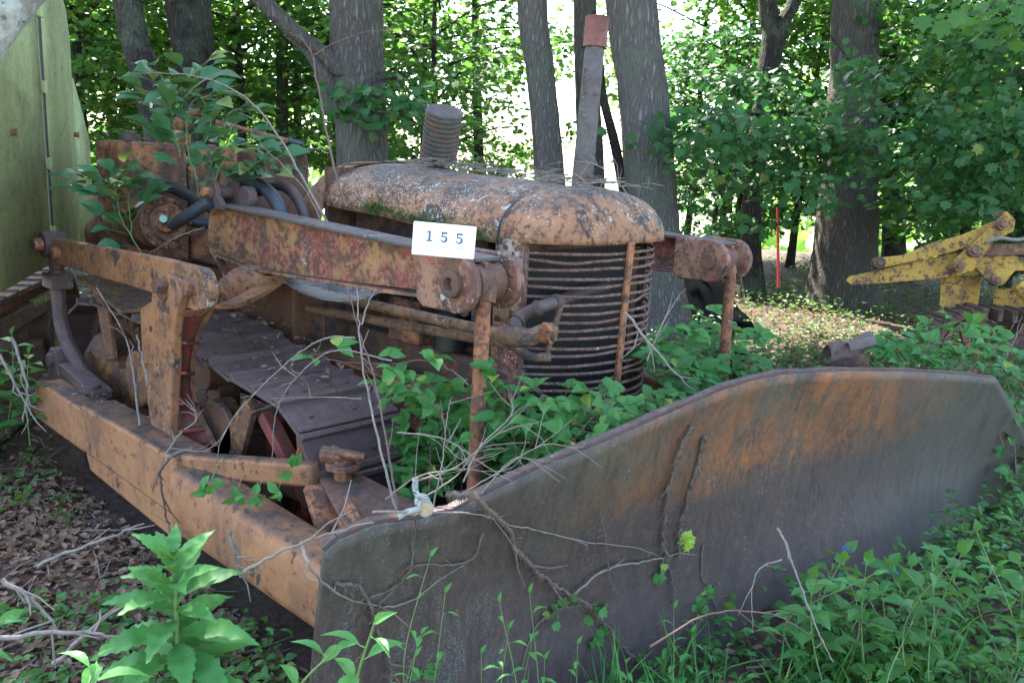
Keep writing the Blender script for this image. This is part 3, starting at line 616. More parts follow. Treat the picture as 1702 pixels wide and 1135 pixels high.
# lift arms --------------------------------------------------------------
def arm(s):
    """side beam on its outer plane |y|=.78; profile from the photo"""
    y0 = s*.78; yi = s*.66
    f = lambda L: [(x, z) for x, z in L]
    web = f([(-1.60, 1.315), (-1.67, 1.25), (-1.66, 1.12), (-1.56, 1.055), (-1.52, .985), (-1.42, .965), (-1.26, 1.07), (-.18, 1.142), (.00, 1.16), (.02, 1.262)])
    mb = MB(); mb.prism(web, s*.745, s*.725); A = mb.build('lift_arm', M['arm'], BZ, bevel=.002)
    mb = MB(); mb.bar((-1.60, s*.725, 1.318), (-.0, s*.725, 1.268), .12, .013); mb.build('top_flange', M['exh'], A, bevel=.003)
    mb = MB(); mb.bar((-1.62, s*.73, 1.10), (-1.30, s*.73, 1.075), .11, .012); mb.bar((-1.30, s*.73, 1.075), (-.16, s*.73, 1.128), .11, .012)
    mb.bar((-1.30, s*.73, 1.068), (-1.43, s*.73, .965), .11, .012); mb.build('bottom_flange', M['arm'], A, bevel=.003)
    mb = MB(); pts = [(-1.60, 1.318), (-1.655, 1.27), (-1.672, 1.20), (-1.668, 1.12), (-1.61, 1.08), (-1.565, 1.04), (-1.53, .98)]
    for a, b in zip(pts, pts[1:]): mb.bar((a[0], s*.73, a[1]), (b[0], s*.73, b[1]), .11, .012, (1, 0, 0))
    mb.build('end_flange', M['arm'], A, bevel=.002)
    mb = MB(); mb.prism([(-1.655, 1.115), (-1.555, 1.05), (-1.512, .99), (-1.42, .972), (-1.27, 1.07), (-1.27, 1.082)], s*.752, s*.746); mb.build('corner_gusset', M['paint'], A, bevel=.002)
    # rear ears with pins
    mb = MB()
    for yy in (s*.775, s*.68): mb.prism(circ(-1.64, 1.37, .052, -10, 190, 9)+[(-1.70, 1.30), (-1.52, 1.30)], yy-.012, yy+.012)
    mb.tube([(-1.64, s*.66, 1.37), (-1.64, s*.795, 1.37)], .030, 14); mb.tube([(-1.52, s*.66, 1.355), (-1.52, s*.70, 1.355)], .05, 14); mb.build('rear_lug', M['shoe'], A, bevel=.003)
    mb = MB(); mb.tube([(-1.64, s*.79, 1.37), (-1.64, s*.825, 1.37)], [.024, .020], 12); mb.build('pin', M['rod'], A, bevel=.003)
    # fork at the front
    cx, cz = -.025, 1.196
    for yo, yn, mm in ((s*.80, s*.832, 'armred'), (s*.615, s*.645, 'armred')):
        k = [(-.20, 1.275), (-.20, 1.125), (-.17, 1.105)]+circ(cx, cz, .090, -105, 75, 12)+[(-.17, 1.285)]
        mb = MB(); mb.prism(k, yo, yn); mb.build('fork_plate', M[mm], A, bevel=.006)
    mb = MB(); mb.tube([(cx, s*.60, cz), (cx, s*.80, cz)], .034, 16); mb.tube([(cx, s*.66, cz), (cx, s*.77, cz)], .062, 18); mb.build('knuckle', M['rust'], A, bevel=.004)
    mb = MB(); ring = [(.042, .83), (.042, .852), (.036, .856), (.022, .856), (.018, .845), (.016, .835)]
    P = [[(cx+r*math.cos(2*math.pi*k/18), s*yy, cz+r*math.sin(2*math.pi*k/18)) for k in range(18)] for r, yy in ring]; mb.grid(P, True); mb.build('bushing', M['rust'], A)
    mb = MB(); mb.box((-.24, min(s*.80, s*.74), 1.13), (-.16, max(s*.80, s*.74), 1.27)); mb.build('gusset', M['armred'], A, bevel=.003)
    # rod down to the blade
    mb = MB(); mb.tube([(.0, s*.715, 1.20), (.01, s*.735, 1.14)], .034, 14); mb.tube([(.012, s*.74, 1.16), (.03, s*.765, .36)], .0235, 16); mb.build('lift_rod', M['rod'], BZ, smooth=60)
    return A
for s in (-1, 1): arm(s)
# fuel tank, controls -----------------------------------------------------
mb = MB(); mb.box((-2.62, -.90, .98), (-2.3, -.57, 1.565)); TK = mb.build('fuel_tank', M['rustor'], BZ, bevel=.025)
mb = MB(); mb.box((-2.60, -.565, .98), (-2.305, -.41, 1.57)); mb.box((-2.58, -.405, 1.0), (-2.30, -.30, 1.56)); mb.build('tank_panel', M['rustor'], TK, bevel=.012)
mb = MB(); mb.tube([(-2.42, -.80, 1.56), (-2.42, -.80, 1.60)], .05, 16); mb.tube([(-2.42, -.80, 1.60), (-2.42, -.80, 1.615)], .035, 16); mb.box((-2.33, -.87, 1.566), (-2.31, -.84, 1.59)); mb.build('filler_cap', M['exh'], TK, bevel=.004)
mb = MB(); P = []
for t in range(9):
    a = R(90)*t/8; P.append([(-2.42-.22*(1-math.sin(a))*0, 0, 0)])
mb = MB(); mb.prism([(-2.62, 1.05), (-2.30, 1.05), (-2.30, 1.52), (-2.33, 1.56), (-2.62, 1.56)], -.22, .13); mb.build('dash_box', M['rust'], BZ, bevel=.03)
mb = MB(); mb.bar((-2.28, -.20, 1.572), (-2.28, .15, 1.575), .30, .01, (0, 0, 1)); mb.build('dash_lid', M['exh'], BZ, bevel=.003)
mb = MB(); mb.tube([at(262, 245, 'x', -2.35), at(262, 200, 'x', -2.35)], .016, 8); mb.tube([at(258, 212, 'x', -2.35), at(310, 208, 'x', -2.35)], .013, 8); mb.tube([at(282, 208, 'x', -2.33), at(300, 207, 'x', -2.33)], .034, 12)
mb.tube([at(302, 207, 'x', -2.33), at(312, 207, 'x', -2.33)], .022, 12); mb.tube([at(270, 200, 'x', -2.35), at(330, 185, 'x', -2.35), at(345, 200, 'x', -2.35)], .016, 8); mb.tube([at(300, 245, 'x', -2.38), at(300, 222, 'x', -2.38)], .05, 12); mb.build('control_valve', M['rod'], BZ)
mb = MB(); mb.tube([at(358, 203, 'x', -2.2), at(430, 222, 'x', -2.15), at(478, 234, 'x', -2.1)], .013, 10); LV = mb.build('control_lever', M['rod'], BZ)
mb = MB(); mb.tube([at(478, 234, 'x', -2.1), at(503, 240, 'x', -2.08)], .015, 10); mb.build('grip', M['hose'], LV)
# hydraulic cylinder ------------------------------------------------------
cc = at(280, 370, 'y', -.80); cd_ = Vector((-.985, -.02, -.17)).normalized(); ce = cc+cd_*.75
mb = MB(); mb.tube([cc+cd_*.06, cc+cd_*.14, cc+cd_*.15, ce], [.113, .113, .104, .100], 26); CY = mb.build('hydraulic_cylinder', M['arm'], BZ, smooth=50)
mb = MB(); mb.tube([cc+cd_*.06, cc+cd_*.02], [.121, .121], 26); mb.tube([cc+cd_*.02, cc-cd_*.012], [.092, .085], 22); mb.build('end_cap', M['rustor'], CY, bevel=.004)
mb = MB(); u_ = cd_.cross(Vector((0, 0, 1))).normalized(); v_ = cd_.cross(u_)
for k in range(12):
    a = 2*math.pi*k/12; q = cc+cd_*.02+u_*(.106*math.cos(a))+v_*(.106*math.sin(a)); mb = MB(); mb.tube([q+cd_*.0, q-cd_*.022], .011, 6); mb.build('cap_bolt', M['rust'], CY)
q = cc-cd_*.012+Vector((0, -.025, 0)); mb = MB(); mb.tube([q, q-cd_*.03], [.055, .045], 14); mb.build('port_boss', M['rustor'], CY, bevel=.004)
q = q-cd_*.03+Vector((0, -.02, .01)); mb = MB(); mb.tube([q, q-cd_*.05+Vector((0, -.02, 0))], [.020, .017], 12); mb.build('mint_plug', M['mint'], CY, label='mint green plastic plug')
def hose(px, r_, m, name='hose'):
    mb = MB(); mb.tube(spline([at(*p) for p in px], 6), r_, 14); return mb.build(name, M[m], BZ, smooth=80)
hose([(288, 374, 'y', -.84), (300, 366, 'y', -.86), (322, 352, 'y', -.84), (350, 335, 'y', -.80)], .026, 'hose')
hose([(352, 350, 'y', -.68), (375, 330, 'y', -.64), (395, 312, 'y', -.62), (420, 305, 'y', -.60), (445, 318, 'y', -.60), (462, 342, 'y', -.60), (470, 365, 'y', -.60)], .030, 'hose')
hose([(395, 325, 'y', -.5), (430, 318, 'y', -.46), (462, 308, 'y', -.46), (486, 320, 'y', -.46), (503, 348, 'y', -.46), (512, 375, 'y', -.46)], .024, 'hosebrown')
hose([(257, 342, 'y', -.72), (254, 322, 'y', -.72), (264, 308, 'y', -.70), (285, 312, 'y', -.68), (318, 328, 'y', -.66), (350, 345, 'y', -.64)], .028, 'hose')
hose([(318, 368, 'y', -.66), (335, 370, 'y', -.62), (360, 372, 'y', -.56)], .028, 'hose')
# near side linkage --------------------------------------------------------
Lf = at(110, 428, 'y', -1.15); Rt = at(343, 484, 'y', -1.15)
def link(parent=BZ):
    a = Vector((-2.47, -1.13, 1.045)); b = Vector((-1.06, -1.13, 1.075)); mb = MB()
    poly = [(-2.40, 1.0)]+[(-2.40+.0, 1.0)]; k = circ(-2.40, 1.045, .062, 90, 250, 8)+[(-1.5, 1.0), (-1.20, 1.0), (-1.02, .985)]+circ(-.97, 1.072, .075, -60, 80, 8)+[(-1.25, 1.145)]
    mb.prism(k, -1.17, -1.135); L = mb.build('linkage_bar', M['paint'], parent, bevel=.005)
    for x, z, r_ in ((-2.37, 1.045, .030), (-1.04, 1.068, .036)): mb = MB(); mb.tube([(x, -1.165, z), (x, -1.20, z)], [r_, r_*.85], 12); mb.build('pin_head', M['rod'], L, bevel=.003)
    return L
link()
mb = MB(); pth = [(-2.50, -1.14, 1.08), (-2.50, -1.14, .95), (-2.49, -1.14, .70), (-2.42, -1.14, .60), (-2.22, -1.13, .47), (-2.12, -1.12, .40)]
for a, b in zip(pth, pth[1:]): mb.bar(a, b, .075, .05, (0, 1, 0) if False else (1, 0, 0)) if False else mb.tube([a, b], .036, 8)
mb.prism(circ(-2.50, 1.07, .062, 0, 360, 14), -1.20, -1.10); mb.box((-2.57, -1.19, .86), (-2.43, -1.09, .93)); LR = mb.build('link_rod', M['shoe'], BZ, bevel=.006)
mb = MB(); mb.tube([(-2.50, -1.20, 1.07), (-2.50, -1.235, 1.07)], [.032, .026], 12); mb.build('pin_head', M['rod'], LR)
# upright bracket on the side frame
def zx(L): return [(at(px, py, 'y', -1.18).x, at(px, py, 'y', -1.18).z) for px, py in L]
outer = zx([(243, 512), (262, 500), (264, 478), (272, 462), (288, 455), (302, 462), (312, 488), (305, 516), (300, 540), (292, 745), (272, 745), (258, 690), (247, 600)])
mb = MB(); mb.prism(outer, -1.205, -1.17); UB = mb.build('upright_bracket', M['paint'], BZ, bevel=.006)
near_ = [at(x, y, 'y', -1.175) for x, y in [(308, 495), (303, 525), (300, 560), (300, 600), (298, 640), (296, 680), (294, 715), (292, 745)]]
far_ = [at(x, y, 'y', -1.078) for x, y in [(366, 488), (345, 522), (326, 560), (318, 600), (318, 640), (326, 680), (341, 710), (356, 740)]]
ns_, fs_ = spline(near_, 4), spline(far_, 4); mb = MB()
mb.grid([[a*(1-t)+b*t+Vector((-.03*math.sin(math.pi*t), 0, 0)) for t in (0, .25, .5, .75, 1)] for a, b in zip(ns_, fs_)]); mb.build('web', M['red'], UB, solid=.008, smooth=60)
mb = MB(); P = [[(p.x-.03, p.y-.008, p.z), (p.x+.012, p.y-.008, p.z), (p.x+.012, p.y+.010, p.z), (p.x-.03, p.y+.010, p.z)] for p in fs_]; mb.grid(P, True); mb.build('rim', M['paint'], UB, smooth=50)
for i in (9, 14, 19, 24):
    mb = MB(); mb.bar(ns_[i]+Vector((.0, 0, 0)), fs_[i]+Vector((.0, -.004, 0)), .045, .012, (0, 0, 1)); mb.build('rib', M['red'], UB, bevel=.003)
lo_ = spline([at(298, 520, 'y', -1.175), at(318, 508, 'y', -1.15), at(355, 508, 'y', -1.06), at(395, 494, 'y', -.90), at(425, 476, 'y', -.80), at(446, 462, 'y', -.755)], 5)
hi_ = spline([at(298, 492, 'y', -1.175), at(322, 488, 'y', -1.15), at(352, 482, 'y', -1.06), at(378, 455, 'y', -.90), at(405, 445, 'y', -.80), at(432, 444, 'y', -.755)], 5)
mb = MB(); mb.grid([[a*(1-t)+b*t for t in (0, .5, 1)] for a, b in zip(lo_, hi_)]); FC = mb.build('foot_casting', M['paint'], UB, solid=.03, smooth=60)
mb = MB(); P = [[p+Vector((-.02, -.02, -.012)), p+Vector((.02, -.03, -.012)), p+Vector((.05, .06, -.008)), p+Vector((.05, .06, .010)), p+Vector((.0, -.02, .010))] for p in lo_]; mb.grid(P, True); mb.build('casting_rim', M['paint'], UB, smooth=50)
for (px_, py_), r_, h_ in (((285, 474), .030, .04), ((286, 492), .018, .015), ((262, 545), .012, .008), ((272, 620), .012, .008), ((270, 680), .012, .008)):
    q = zx([(px_, py_)])[0]; mb = MB(); bolts(mb, [(q[0], -1.203, q[1])], r_, h_); mb.build('bolt', M['rust'], UB, bevel=.002)
# side frames ---------------------------------------------------------------
def cframe(s):
    o, i = s*1.31, s*1.16
    def pr(poly, a=o, b=i): return poly, a, b
    mb = MB(); mb.prism([(-2.47, .30), (-2.36, .452), (-1.80, .455), (-1.80, .26), (-2.40, .26)], o*.995, i); F = mb.build('side_frame', M['cframe'], BZ, bevel=.012)
    mb = MB(); mb.prism([(-1.80, .475), (-.92, .497), (-.92, .27), (-1.80, .27)], o, i); mb.prism([(-1.795, .27), (-.92, .27), (-.94, .165), (-1.75, .19)], s*1.30, s*1.20); mb.build('mid_beam', M['cframe'], F, bevel=.014)
    mb = MB(); P = []
    for x, w_, zt, zb in ((-.93, 1.0, .462, .19), (-.5, 1, .452, .205), (-.1, 1.0, .446, .215), (.10, .96, .44, .22), (.22, .9, .43, .24)):
        c_ = (zt+zb)/2; h = (zt-zb)/2; row = []
        for k in range(20):
            a = 2*math.pi*k/20; ca, sa = math.cos(a), math.sin(a); row.append((x, s*(1.235-.0*x)+s*.085*w_*math.copysign(abs(ca)**.55, ca), c_+h*math.copysign(abs(sa)**.6, sa)))
        P.append(row)
    mb.grid(P, True); mb.add(P[-1], [tuple(range(20))]); mb.build('front_beam', M['cframe'], F, smooth=50)
    mb = MB(); mb.bar((-.95, s*1.255, .452), (-.42, s*1.05, .525), .06, .082, (0, 0, 1)); mb.build('brace_strut', M['cframe'], F, bevel=.014)
    mb = MB(); mb.tube([(-.365, s*.985, .50), (-.365, s*.985, .575)], .030, 14); mb.tube([(-.365, s*.985, .548), (-.365, s*.985, .566)], .058, 18)
    mb.tube([(-.43, s*1.02, .585), (-.36, s*.985, .59), (-.29, s*.95, .60)], [.030, .026, .012], 8); mb.tube([(-.42, s*.99, .60), (-.34, s*1.0, .605), (-.27, s*.97, .608)], [.014, .016, .008], 6); mb.build('brace_pin', M['rod'], F, bevel=.003)
    mb = MB(); mb.add([(-.43, s*1.04, .515), (-.36, s*.92, .515), (.22, s*.9, .49), (.30, s*1.30, .46), (-.15, s*1.14, .49), (-.43, s*1.04, .498), (-.36, s*.92, .498), (.22, s*.9, .473), (.30, s*1.30, .443), (-.15, s*1.14, .473)],
                      [(0, 1, 2, 3, 4), (9, 8, 7, 6, 5), (0, 5, 6, 1), (1, 6, 7, 2), (2, 7, 8, 3), (3, 8, 9, 4), (4, 9, 5, 0)]); mb.build('bracket_plate', M['rust'], F, bevel=.004)
    mb = MB(); mb.bar((-.38, s*1.07, .50), (-.02, s*1.16, .20), .03, .10, (0, 1, 0)); mb.bar((-.2, s*1.10, .49), (.25, s*1.20, .30), .02, .12, (0, 0, 1)); mb.build('bracket_leg', M['rustor'], F, bevel=.004)
    # trunnion
    mb = MB(); mb.prism(circ(-2.46, .52, .06, -20, 200, 10)+[(-2.56, .40), (-2.36, .44)], s*1.20, s*1.13); mb.tube([(-2.46, s*1.22, .52), (-2.46, s*1.10, .52)], .035, 14); mb.bar((-2.36, s*1.16, .50), (-1.95, s*1.16, .455), .09, .05)
    mb.tube([(-2.0, s*1.19, .46), (-2.0, s*1.19, .50)], .04, 12); mb.build('trunnion', M['shoe'], F, bevel=.006)
    return F
for s in (-1, 1): cframe(s)
# tracks ----------------------------------------------------------------------
IC, IR = (-.735, .365), .34; SCN, SR = (-2.42, .43), .36
def track_path():
    top = [(IC[0], .715), (-.95, .715), (-1.2, .755), (-1.5, .80), (-1.9, .81), (SCN[0], .80)]
    P = []
    for i in range(26): a = R(-90+180*i/25); P.append((IC[0]+IR*math.cos(a), IC[1]+(IR+.01)*math.sin(a)))
    P += [(p.x, p.z) for p in spline([(x, 0, z) for x, z in top[1:]], 6)][:-1]
    for i in range(26): a = R(90+180*i/25); P.append((SCN[0]+SR*math.cos(a), SCN[1]+SR*math.sin(a)))
    n = 20; P += [(SCN[0]+(IC[0]-SCN[0])*k/n, .04+(SCN[1]-SR-.04)*(1-k/n)) for k in range(1, n)]
    return [Vector((x, 0, z)) for x, z in P]
def track(s):
    yo, yi = s*1.06, s*.62; ym = (yo+yi)/2
    mb = MB(); mb.box((-2.3, ym-.09, .16), (-.9, ym+.09, .36)); mb.bar((-1.1, ym-.02, .33), (-.5, ym-.02, .37), .20, .10); T = mb.build('track', M['rust'], BZ, bevel=.015)
    P = track_path(); P.append(P[0]); L = [0]
    for a, b in zip(P, P[1:]): L.append(L[-1]+(b-a).length)
    n = round(L[-1]/.168); pitch = L[-1]/n; base = None
    def pt(l):
        l = l % L[-1]
        for i in range(len(P)-1):
            if L[i+1] >= l: t = (l-L[i])/(L[i+1]-L[i]+1e-9); return P[i]*(1-t)+P[i+1]*t
    for k in range(n):
        a, b = pt(k*pitch), pt((k+1)*pitch); c = (a+b)/2; d = (b-a).normalized(); ang = math.atan2(d.z, d.x)
        if base is None:
            m = MB(); h = pitch/2; y0, y1 = -.215, .215
            # path runs counter-clockwise seen from -y: outward is to the right of travel => local -z is outward
            prof = [(-h-.012, .004), (-h*.2, -.002), (h-.03, -.004), (h-.024, -.024), (h-.006, -.024), (h-.002, .008), (-h-.012, .014)]
            m.prism(prof, y0, y1); m.prism([(-h*.95, -.0), (-h*.95, -.010), (-h*.72, -.012), (-h*.6, -.001)], y0+.006, y1-.006)
            for yy, ho in ((-.13, -.1), (.05, -.15), (.13, -.1)): m.tube([(h*ho, yy, -.001), (h*ho, yy, -.010)], .013, 6)
            m.box((-h*.9, -.085, .012), (h*.9, -.055, .075)); m.box((-h*.9, .055, .012), (h*.9, .085, .075))
            base = m.build('track_shoe', M['shoe'], T, bevel=.003); o = base
        else: o = base.copy(); COL.objects.link(o); o.parent = T
        o.location = Vector((c.x, ym+random.gauss(0, .004), c.z))-wloc(T); o.rotation_euler = (0, -ang+random.gauss(0, .015), 0)
    # idler with spokes
    mb = MB(); cx, cz = IC; ro = .275
    P_ = [[(cx+r*math.cos(2*math.pi*k/32), ym+y*1., cz+r*math.sin(2*math.pi*k/32)) for k in range(32)] for r, y in ((ro, -.06), (ro+.02, -.03), (ro+.02, .03), (ro, .06), (ro-.035, .06), (ro-.035, -.06), (ro, -.06))]; mb.grid(P_, True)
    for k in range(5):
        a = 2*math.pi*k/5+.5; mb.bar((cx+.05*math.cos(a), ym, cz+.05*math.sin(a)), (cx+(ro-.02)*math.cos(a), ym, cz+(ro-.02)*math.sin(a)), .09, .05, (0, 1, 0), .06, .035)
    mb.tube([(cx, ym-.10, cz), (cx, ym+.10, cz)], .07, 16); mb.build('idler_wheel', M['red'], T, bevel=.004)
    mb = MB(); cx, cz = SCN; mb.prism([(cx+(.30 if k % 2 else .25)*math.cos(2*math.pi*k/44), cz+(.30 if k % 2 else .25)*math.sin(2*math.pi*k/44)) for k in range(44)], ym-.03, ym+.03)
    mb.tube([(cx, ym-.04*s, cz), (cx, ym+.14*s, cz), (cx, ym+.2*s, cz)], [.22, .20, .12], 24); mb.build('sprocket', M['yellowbit'], T, bevel=.006)
    for x in (-1.05, -1.35, -1.65, -1.95):
        mb = MB(); mb.tube([(x, ym-.11, .17), (x, ym+.11, .17)], .10, 16); mb.build('roller', M['rust'], T, bevel=.01)
    mb = MB(); mb.tube([(-1.45, ym-.10, .63), (-1.45, ym+.10, .63)], .075, 16); mb.box((-1.5, ym-.05, .36), (-1.4, ym+.05, .60)); mb.build('carrier_roller', M['rust'], T, bevel=.006)
    # guards and yokes seen through the side
    ys = yo-s*.03
    mb = MB(); mb.prism([(-1.18, .40), (-.93, .66), (-.88, .62), (-.98, .40), (-.72, .36), (-.72, .28), (-1.15, .24)], ys, ys-s*.03); mb.build('idler_yoke', M['yellowbit'], T, bevel=.006)
    mb = MB(); mb.bar((-.88, ys-s*.06, .60), (-.56, ys-s*.06, .34), .05, .06, (0, 1, 0)); mb.bar((-.62, ys-s*.05, .62), (-.58, ys-s*.05, .30), .05, .03, (0, 1, 0)); mb.build('guide_arm', M['red'], T, bevel=.008)
    mb = MB(); mb.prism([(-2.2, .26), (-2.2, .5), (-1.75, .6), (-1.5, .42), (-1.1, .42), (-1.1, .22)], ys-s*.04, ys-s*.07); mb.tube([(-1.9, ys, .52), (-1.9, ys-s*.14, .52)], .13, 18); mb.tube([(-1.24, ys-s*.02, .5), (-1.24, ys-s*.12, .5)], .075, 16); mb.build('side_guard', M['yellowbit'], T, bevel=.01)
    mb = MB(); mb.tube([(-1.15, ys, .47), (-1.15, ys-s*.03, .47)], .12, 22); mb.build('cover_disc', M['rust'], T, bevel=.006)
    return T
for s in (-1, 1): track(s)
mb = MB(); mb.bar((-2.35, -.98, .93), (-1.85, -.98, .84), .25, .015); mb.bar((-2.3, -1.02, .90), (-2.2, -1.02, .55), .12, .02, (0, 1, 0)); mb.build('rear_guard', M['yellowbit'], BZ, bevel=.004)
# blade ------------------------------------------------------------------------
prof = [(-1.53, .69), (-1.497, .714), (-1.408, .730), (-1.281, .717), (-1.196, .714), (-1.109, .741), (-.921, .784), (-.713, .817), (-.483, .862), (-.225, .909), (-.083, .922), (.071, .925), (.419, .898), (.829, .852), (1.319, .783), (1.615, .734), (1.77, .62), (1.93, .49), (2.04, .40), (2.10, .30)]
def bx(y): return .34+.172*(y+1.52)
def btop(y):
    for (a, za), (b, zb) in zip(prof, prof[1:]):
        if y <= b: t = (y-a)/(b-a); return za+(zb-za)*max(0, t)
    return prof[-1][1]
def bsurf(y, z):
    """front face of the moldboard: concave toward +x"""
    zt = btop(y); t = (zt-z)/1.0; k = max(0, (y+1.3)/3.3); return bx(y)-(.06+.07*k)*math.sin(math.pi*min(1, max(0, t))*.95)+.15*k*max(0, t)**2
ys = []
for (a, _), (b, _) in zip(prof, prof[1:]):
    k = max(2, int((b-a)/.05)); ys += [a+(b-a)*i/k for i in range(k)]
ys.append(prof[-1][0]); P = []
for i in range(30):
    t = i/29; row = []
    for y in ys:
        zt = btop(y); z = -.16+(zt+.16)*t; dent = (.010*math.sin(y*3.1+z*2)*math.sin(z*5+y)+.006*math.sin(y*7+2))*min(1, (zt-z)*6); row.append((bsurf(y, z)+dent, y, z))
    P.append(row)
mb = MB(); mb.grid(P); BL = mb.build('blade', M['blade'], BZ, smooth=60); md = BL.modifiers.new('s', 'SOLIDIFY'); md.thickness = .016; md.offset = -1
mb = MB(); top = [(bsurf(y, btop(y))-.008, y, btop(y)+.003+.0015*math.sin(y*23)) for y in ys]
for a, b in zip(top, top[1:]): mb.bar(a, b, .026, .010)
mb.build('top_edge', M['shoe'], BL)
mb = MB(); mb.box((.22, -1.2, .02), (.30, 1.5, .12)); mb.box((.20, -1.2, .48), (.29, 1.4, .56)); MBk = mb
for y in (-.78, 0, .78): mb.box((.05, y-.03, .05), (.34, y-.01, .5)); mb.box((.05, y+.01, .05), (.34, y+.03, .5))
o = mb.build('blade_brace', M['rust'], BL, bevel=.006)
mb = MB(); wl = []
for k in range(30):
    z = .50-.016*k; y = 1.80+.10*math.cos(k/29*2.2)-.14*(k/29); wl.append((bsurf(y, z)+.006, y, z))
mb.tube(wl, .006, 6); mb.build('weld_bead', plain('grey_weld', (.2, .2, .2), .6, .3, 80), BL)
# ------------------------------------------------------------------ the card with 155, white tag
cn = at(738, 400, 'y', -.872); vd = Vector(CAM)-cn; vd.z *= .25; vd.normalize()
cr = Vector((-vd.y, vd.x, 0)).normalized(); cr = (cr+Vector((0, 0, -.045))).normalized(); cu = vd.cross(cr).normalized()
CARD = empty('number_card', cn, 'white block card reading 155 standing on the near lift arm', 'sign')
def cpt(a, b, c=0): return cn+cr*a+cu*b+vd*c
mb = MB(); W_, H_ = .092, .0485
vs = [cpt(i*W_, j*H_, k*.007) for k in (-1, 1) for i, j in ((-1, -1), (1, -1), (1, 1), (-1, 1))]
mb.add(vs, [(3, 2, 1, 0), (4, 5, 6, 7), (0, 1, 5, 4), (1, 2, 6, 5), (2, 3, 7, 6), (3, 0, 4, 7)]); mb.build('card', M['white'], CARD, bevel=.004)
def glyph(ch, ox, mat=M['ink']):
    mb = MB(); h = .0155
    def q(a, b, c, d): mb.add([cpt(ox+x, .010+y, .0076) for x, y in (a, b, c, d)]+[cpt(ox+x, .010+y, .0066) for x, y in (a, b, c, d)], [(0, 1, 2, 3), (7, 6, 5, 4), (0, 4, 5, 1), (1, 5, 6, 2), (2, 6, 7, 3), (3, 7, 4, 0)])
    def rect(x0, y0, x1, y1): q((x0, y0), (x1, y0), (x1, y1), (x0, y1))
    if ch == '1':
        rect(-.0032, -h+.003, .0032, h); rect(-.0095, -h, .0095, -h+.004); q((-.0095, h-.008), (-.0032, h-.005), (-.0032, h), (-.0085, h-.004))
    else:
        rect(-.0075, h-.0062, .0085, h); rect(-.0085, -.001, -.0048, h); c = (-.0005, -h+.0098)
        for k in range(16):
            a0, a1 = R(130-300*k/16), R(130-300*(k+1)/16); w0 = .0066 if -80 < 130-300*k/16 < 60 else .004
            ro, ri = .0105, .0105-w0; q((c[0]+ri*math.cos(a0), c[1]+ri*math.sin(a0)), (c[0]+ro*math.cos(a0), c[1]+ro*math.sin(a0)), (c[0]+ro*math.cos(a1), c[1]+ro*math.sin(a1)), (c[0]+ri*math.cos(a1), c[1]+ri*math.sin(a1)))
    mb.build('digit', mat, CARD, label='dark grey digit '+ch)
for ch, ox in (('1', -.043), ('5', .0), ('5', .045)): glyph(ch, ox)
for ox in (-.043, .0, .045):
    mb = MB(); mb.tube(spline([cpt(ox-.016, -.017, .0072), cpt(ox, -.020, .0072), cpt(ox+.016, -.019, .0072)], 3), .0012, 4); mb.build('tab_slot', plain('grey_slot', (.45, .47, .5), .6, .1), CARD)
mb = MB(); a = at(200, 345, 'y', -.82); b = at(214, 336, 'y', -.80); c = at(254, 334, 'y', -.84); d = at(240, 345, 'y', -.87)
mb.add([a, b, c, d], [(0, 1, 2, 3)]); tag(mb.build('paper_tag', M['white'], solid=.002), 'blank white paper tag lying on the hydraulic cylinder', 'tag')
# ------------------------------------------------------------------ green crawler at the left edge
GM = empty('green_crawler', at(40, 470, 'z', 0), 'pale green sheet metal crawler machine parked behind at the left edge', 'tractor')
def gp(px, py, z=.92): return at(px, py, 'z', z)
g = [gp(-160, 530), gp(0, 486), gp(86, 437), gp(133, 405)]
def wall(pts, z1s, name, mat, bend=0):
    mb = MB(); P = [[], []]
    for i, (p, z1) in enumerate(zip(pts, z1s)): P[0].append((p.x, p.y, p.z)); P[1].append((p.x, p.y, z1))
    mb.grid(P); return mb.build(name, M[mat], GM, solid=.012, smooth=60)
def lerp(a, b, t): return a+(b-a)*t
w1 = [lerp(g[0], g[1], t) for t in (0, .5, 1)]+[lerp(g[1], g[2], t)+Vector((.05*math.sin(t*3.14), -.03*math.sin(t*3.14), 0)) for t in (.2, .4, .6, .8, .985)]
P1 = wall(w1, [3.2]*len(w1), 'front_panel', 'greenbody')
nrm = (g[3]-g[2]).cross(Vector((0, 0, 1))).normalized()
if nrm.dot(Vector(CAM)-g[2]) < 0: nrm = -nrm
w2 = [lerp(g[2], g[3], t)+nrm*(.035*math.sin(t*3.14)) for t in (.02, .25, .5, .75, .93, 1)]; zc = []
tz = at(125, 62, 'x', g[3].x).z; tz = (tz)
def zat(p, py):
    # height at which the vertical through p crosses photo row py
    lo, hi = 0, 6
    for _ in range(40):
        m = (lo+hi)/2; d = Vector((p.x, p.y, m))-Vector(CAM); y = 567.5-FPX*d.dot(CU)/d.dot(CF)
        if y > py: lo = m
        else: hi = m
    return lo
z2 = [3.2, 2.9, zat(w2[2], -20), zat(w2[3], 20), zat(w2[4], 55), zat(w2[5], 70)]
P2 = wall(w2, z2, 'hinged_panel', 'greenbody')
back = g[3]+(g[3]-Vector((CAM[0], CAM[1], g[3].z))).normalized()*.9
q0 = g[3]+Vector((0, 0, .03)); q1 = lerp(g[3], at(156, 392, 'z', .95), 1.0)
mb = MB(); mb.add([(q0.x, q0.y, .95), (q1.x, q1.y, .97), (q1.x, q1.y, zat(q1, 235)), (q0.x+(q1.x-q0.x)*.1, q0.y+(q1.y-q0.y)*.1, zat(q0, 130))], [(0, 1, 2, 3)]); mb.build('side_panel', M['greenbody'], GM, solid=.012)
hx = g[2]+nrm*.012
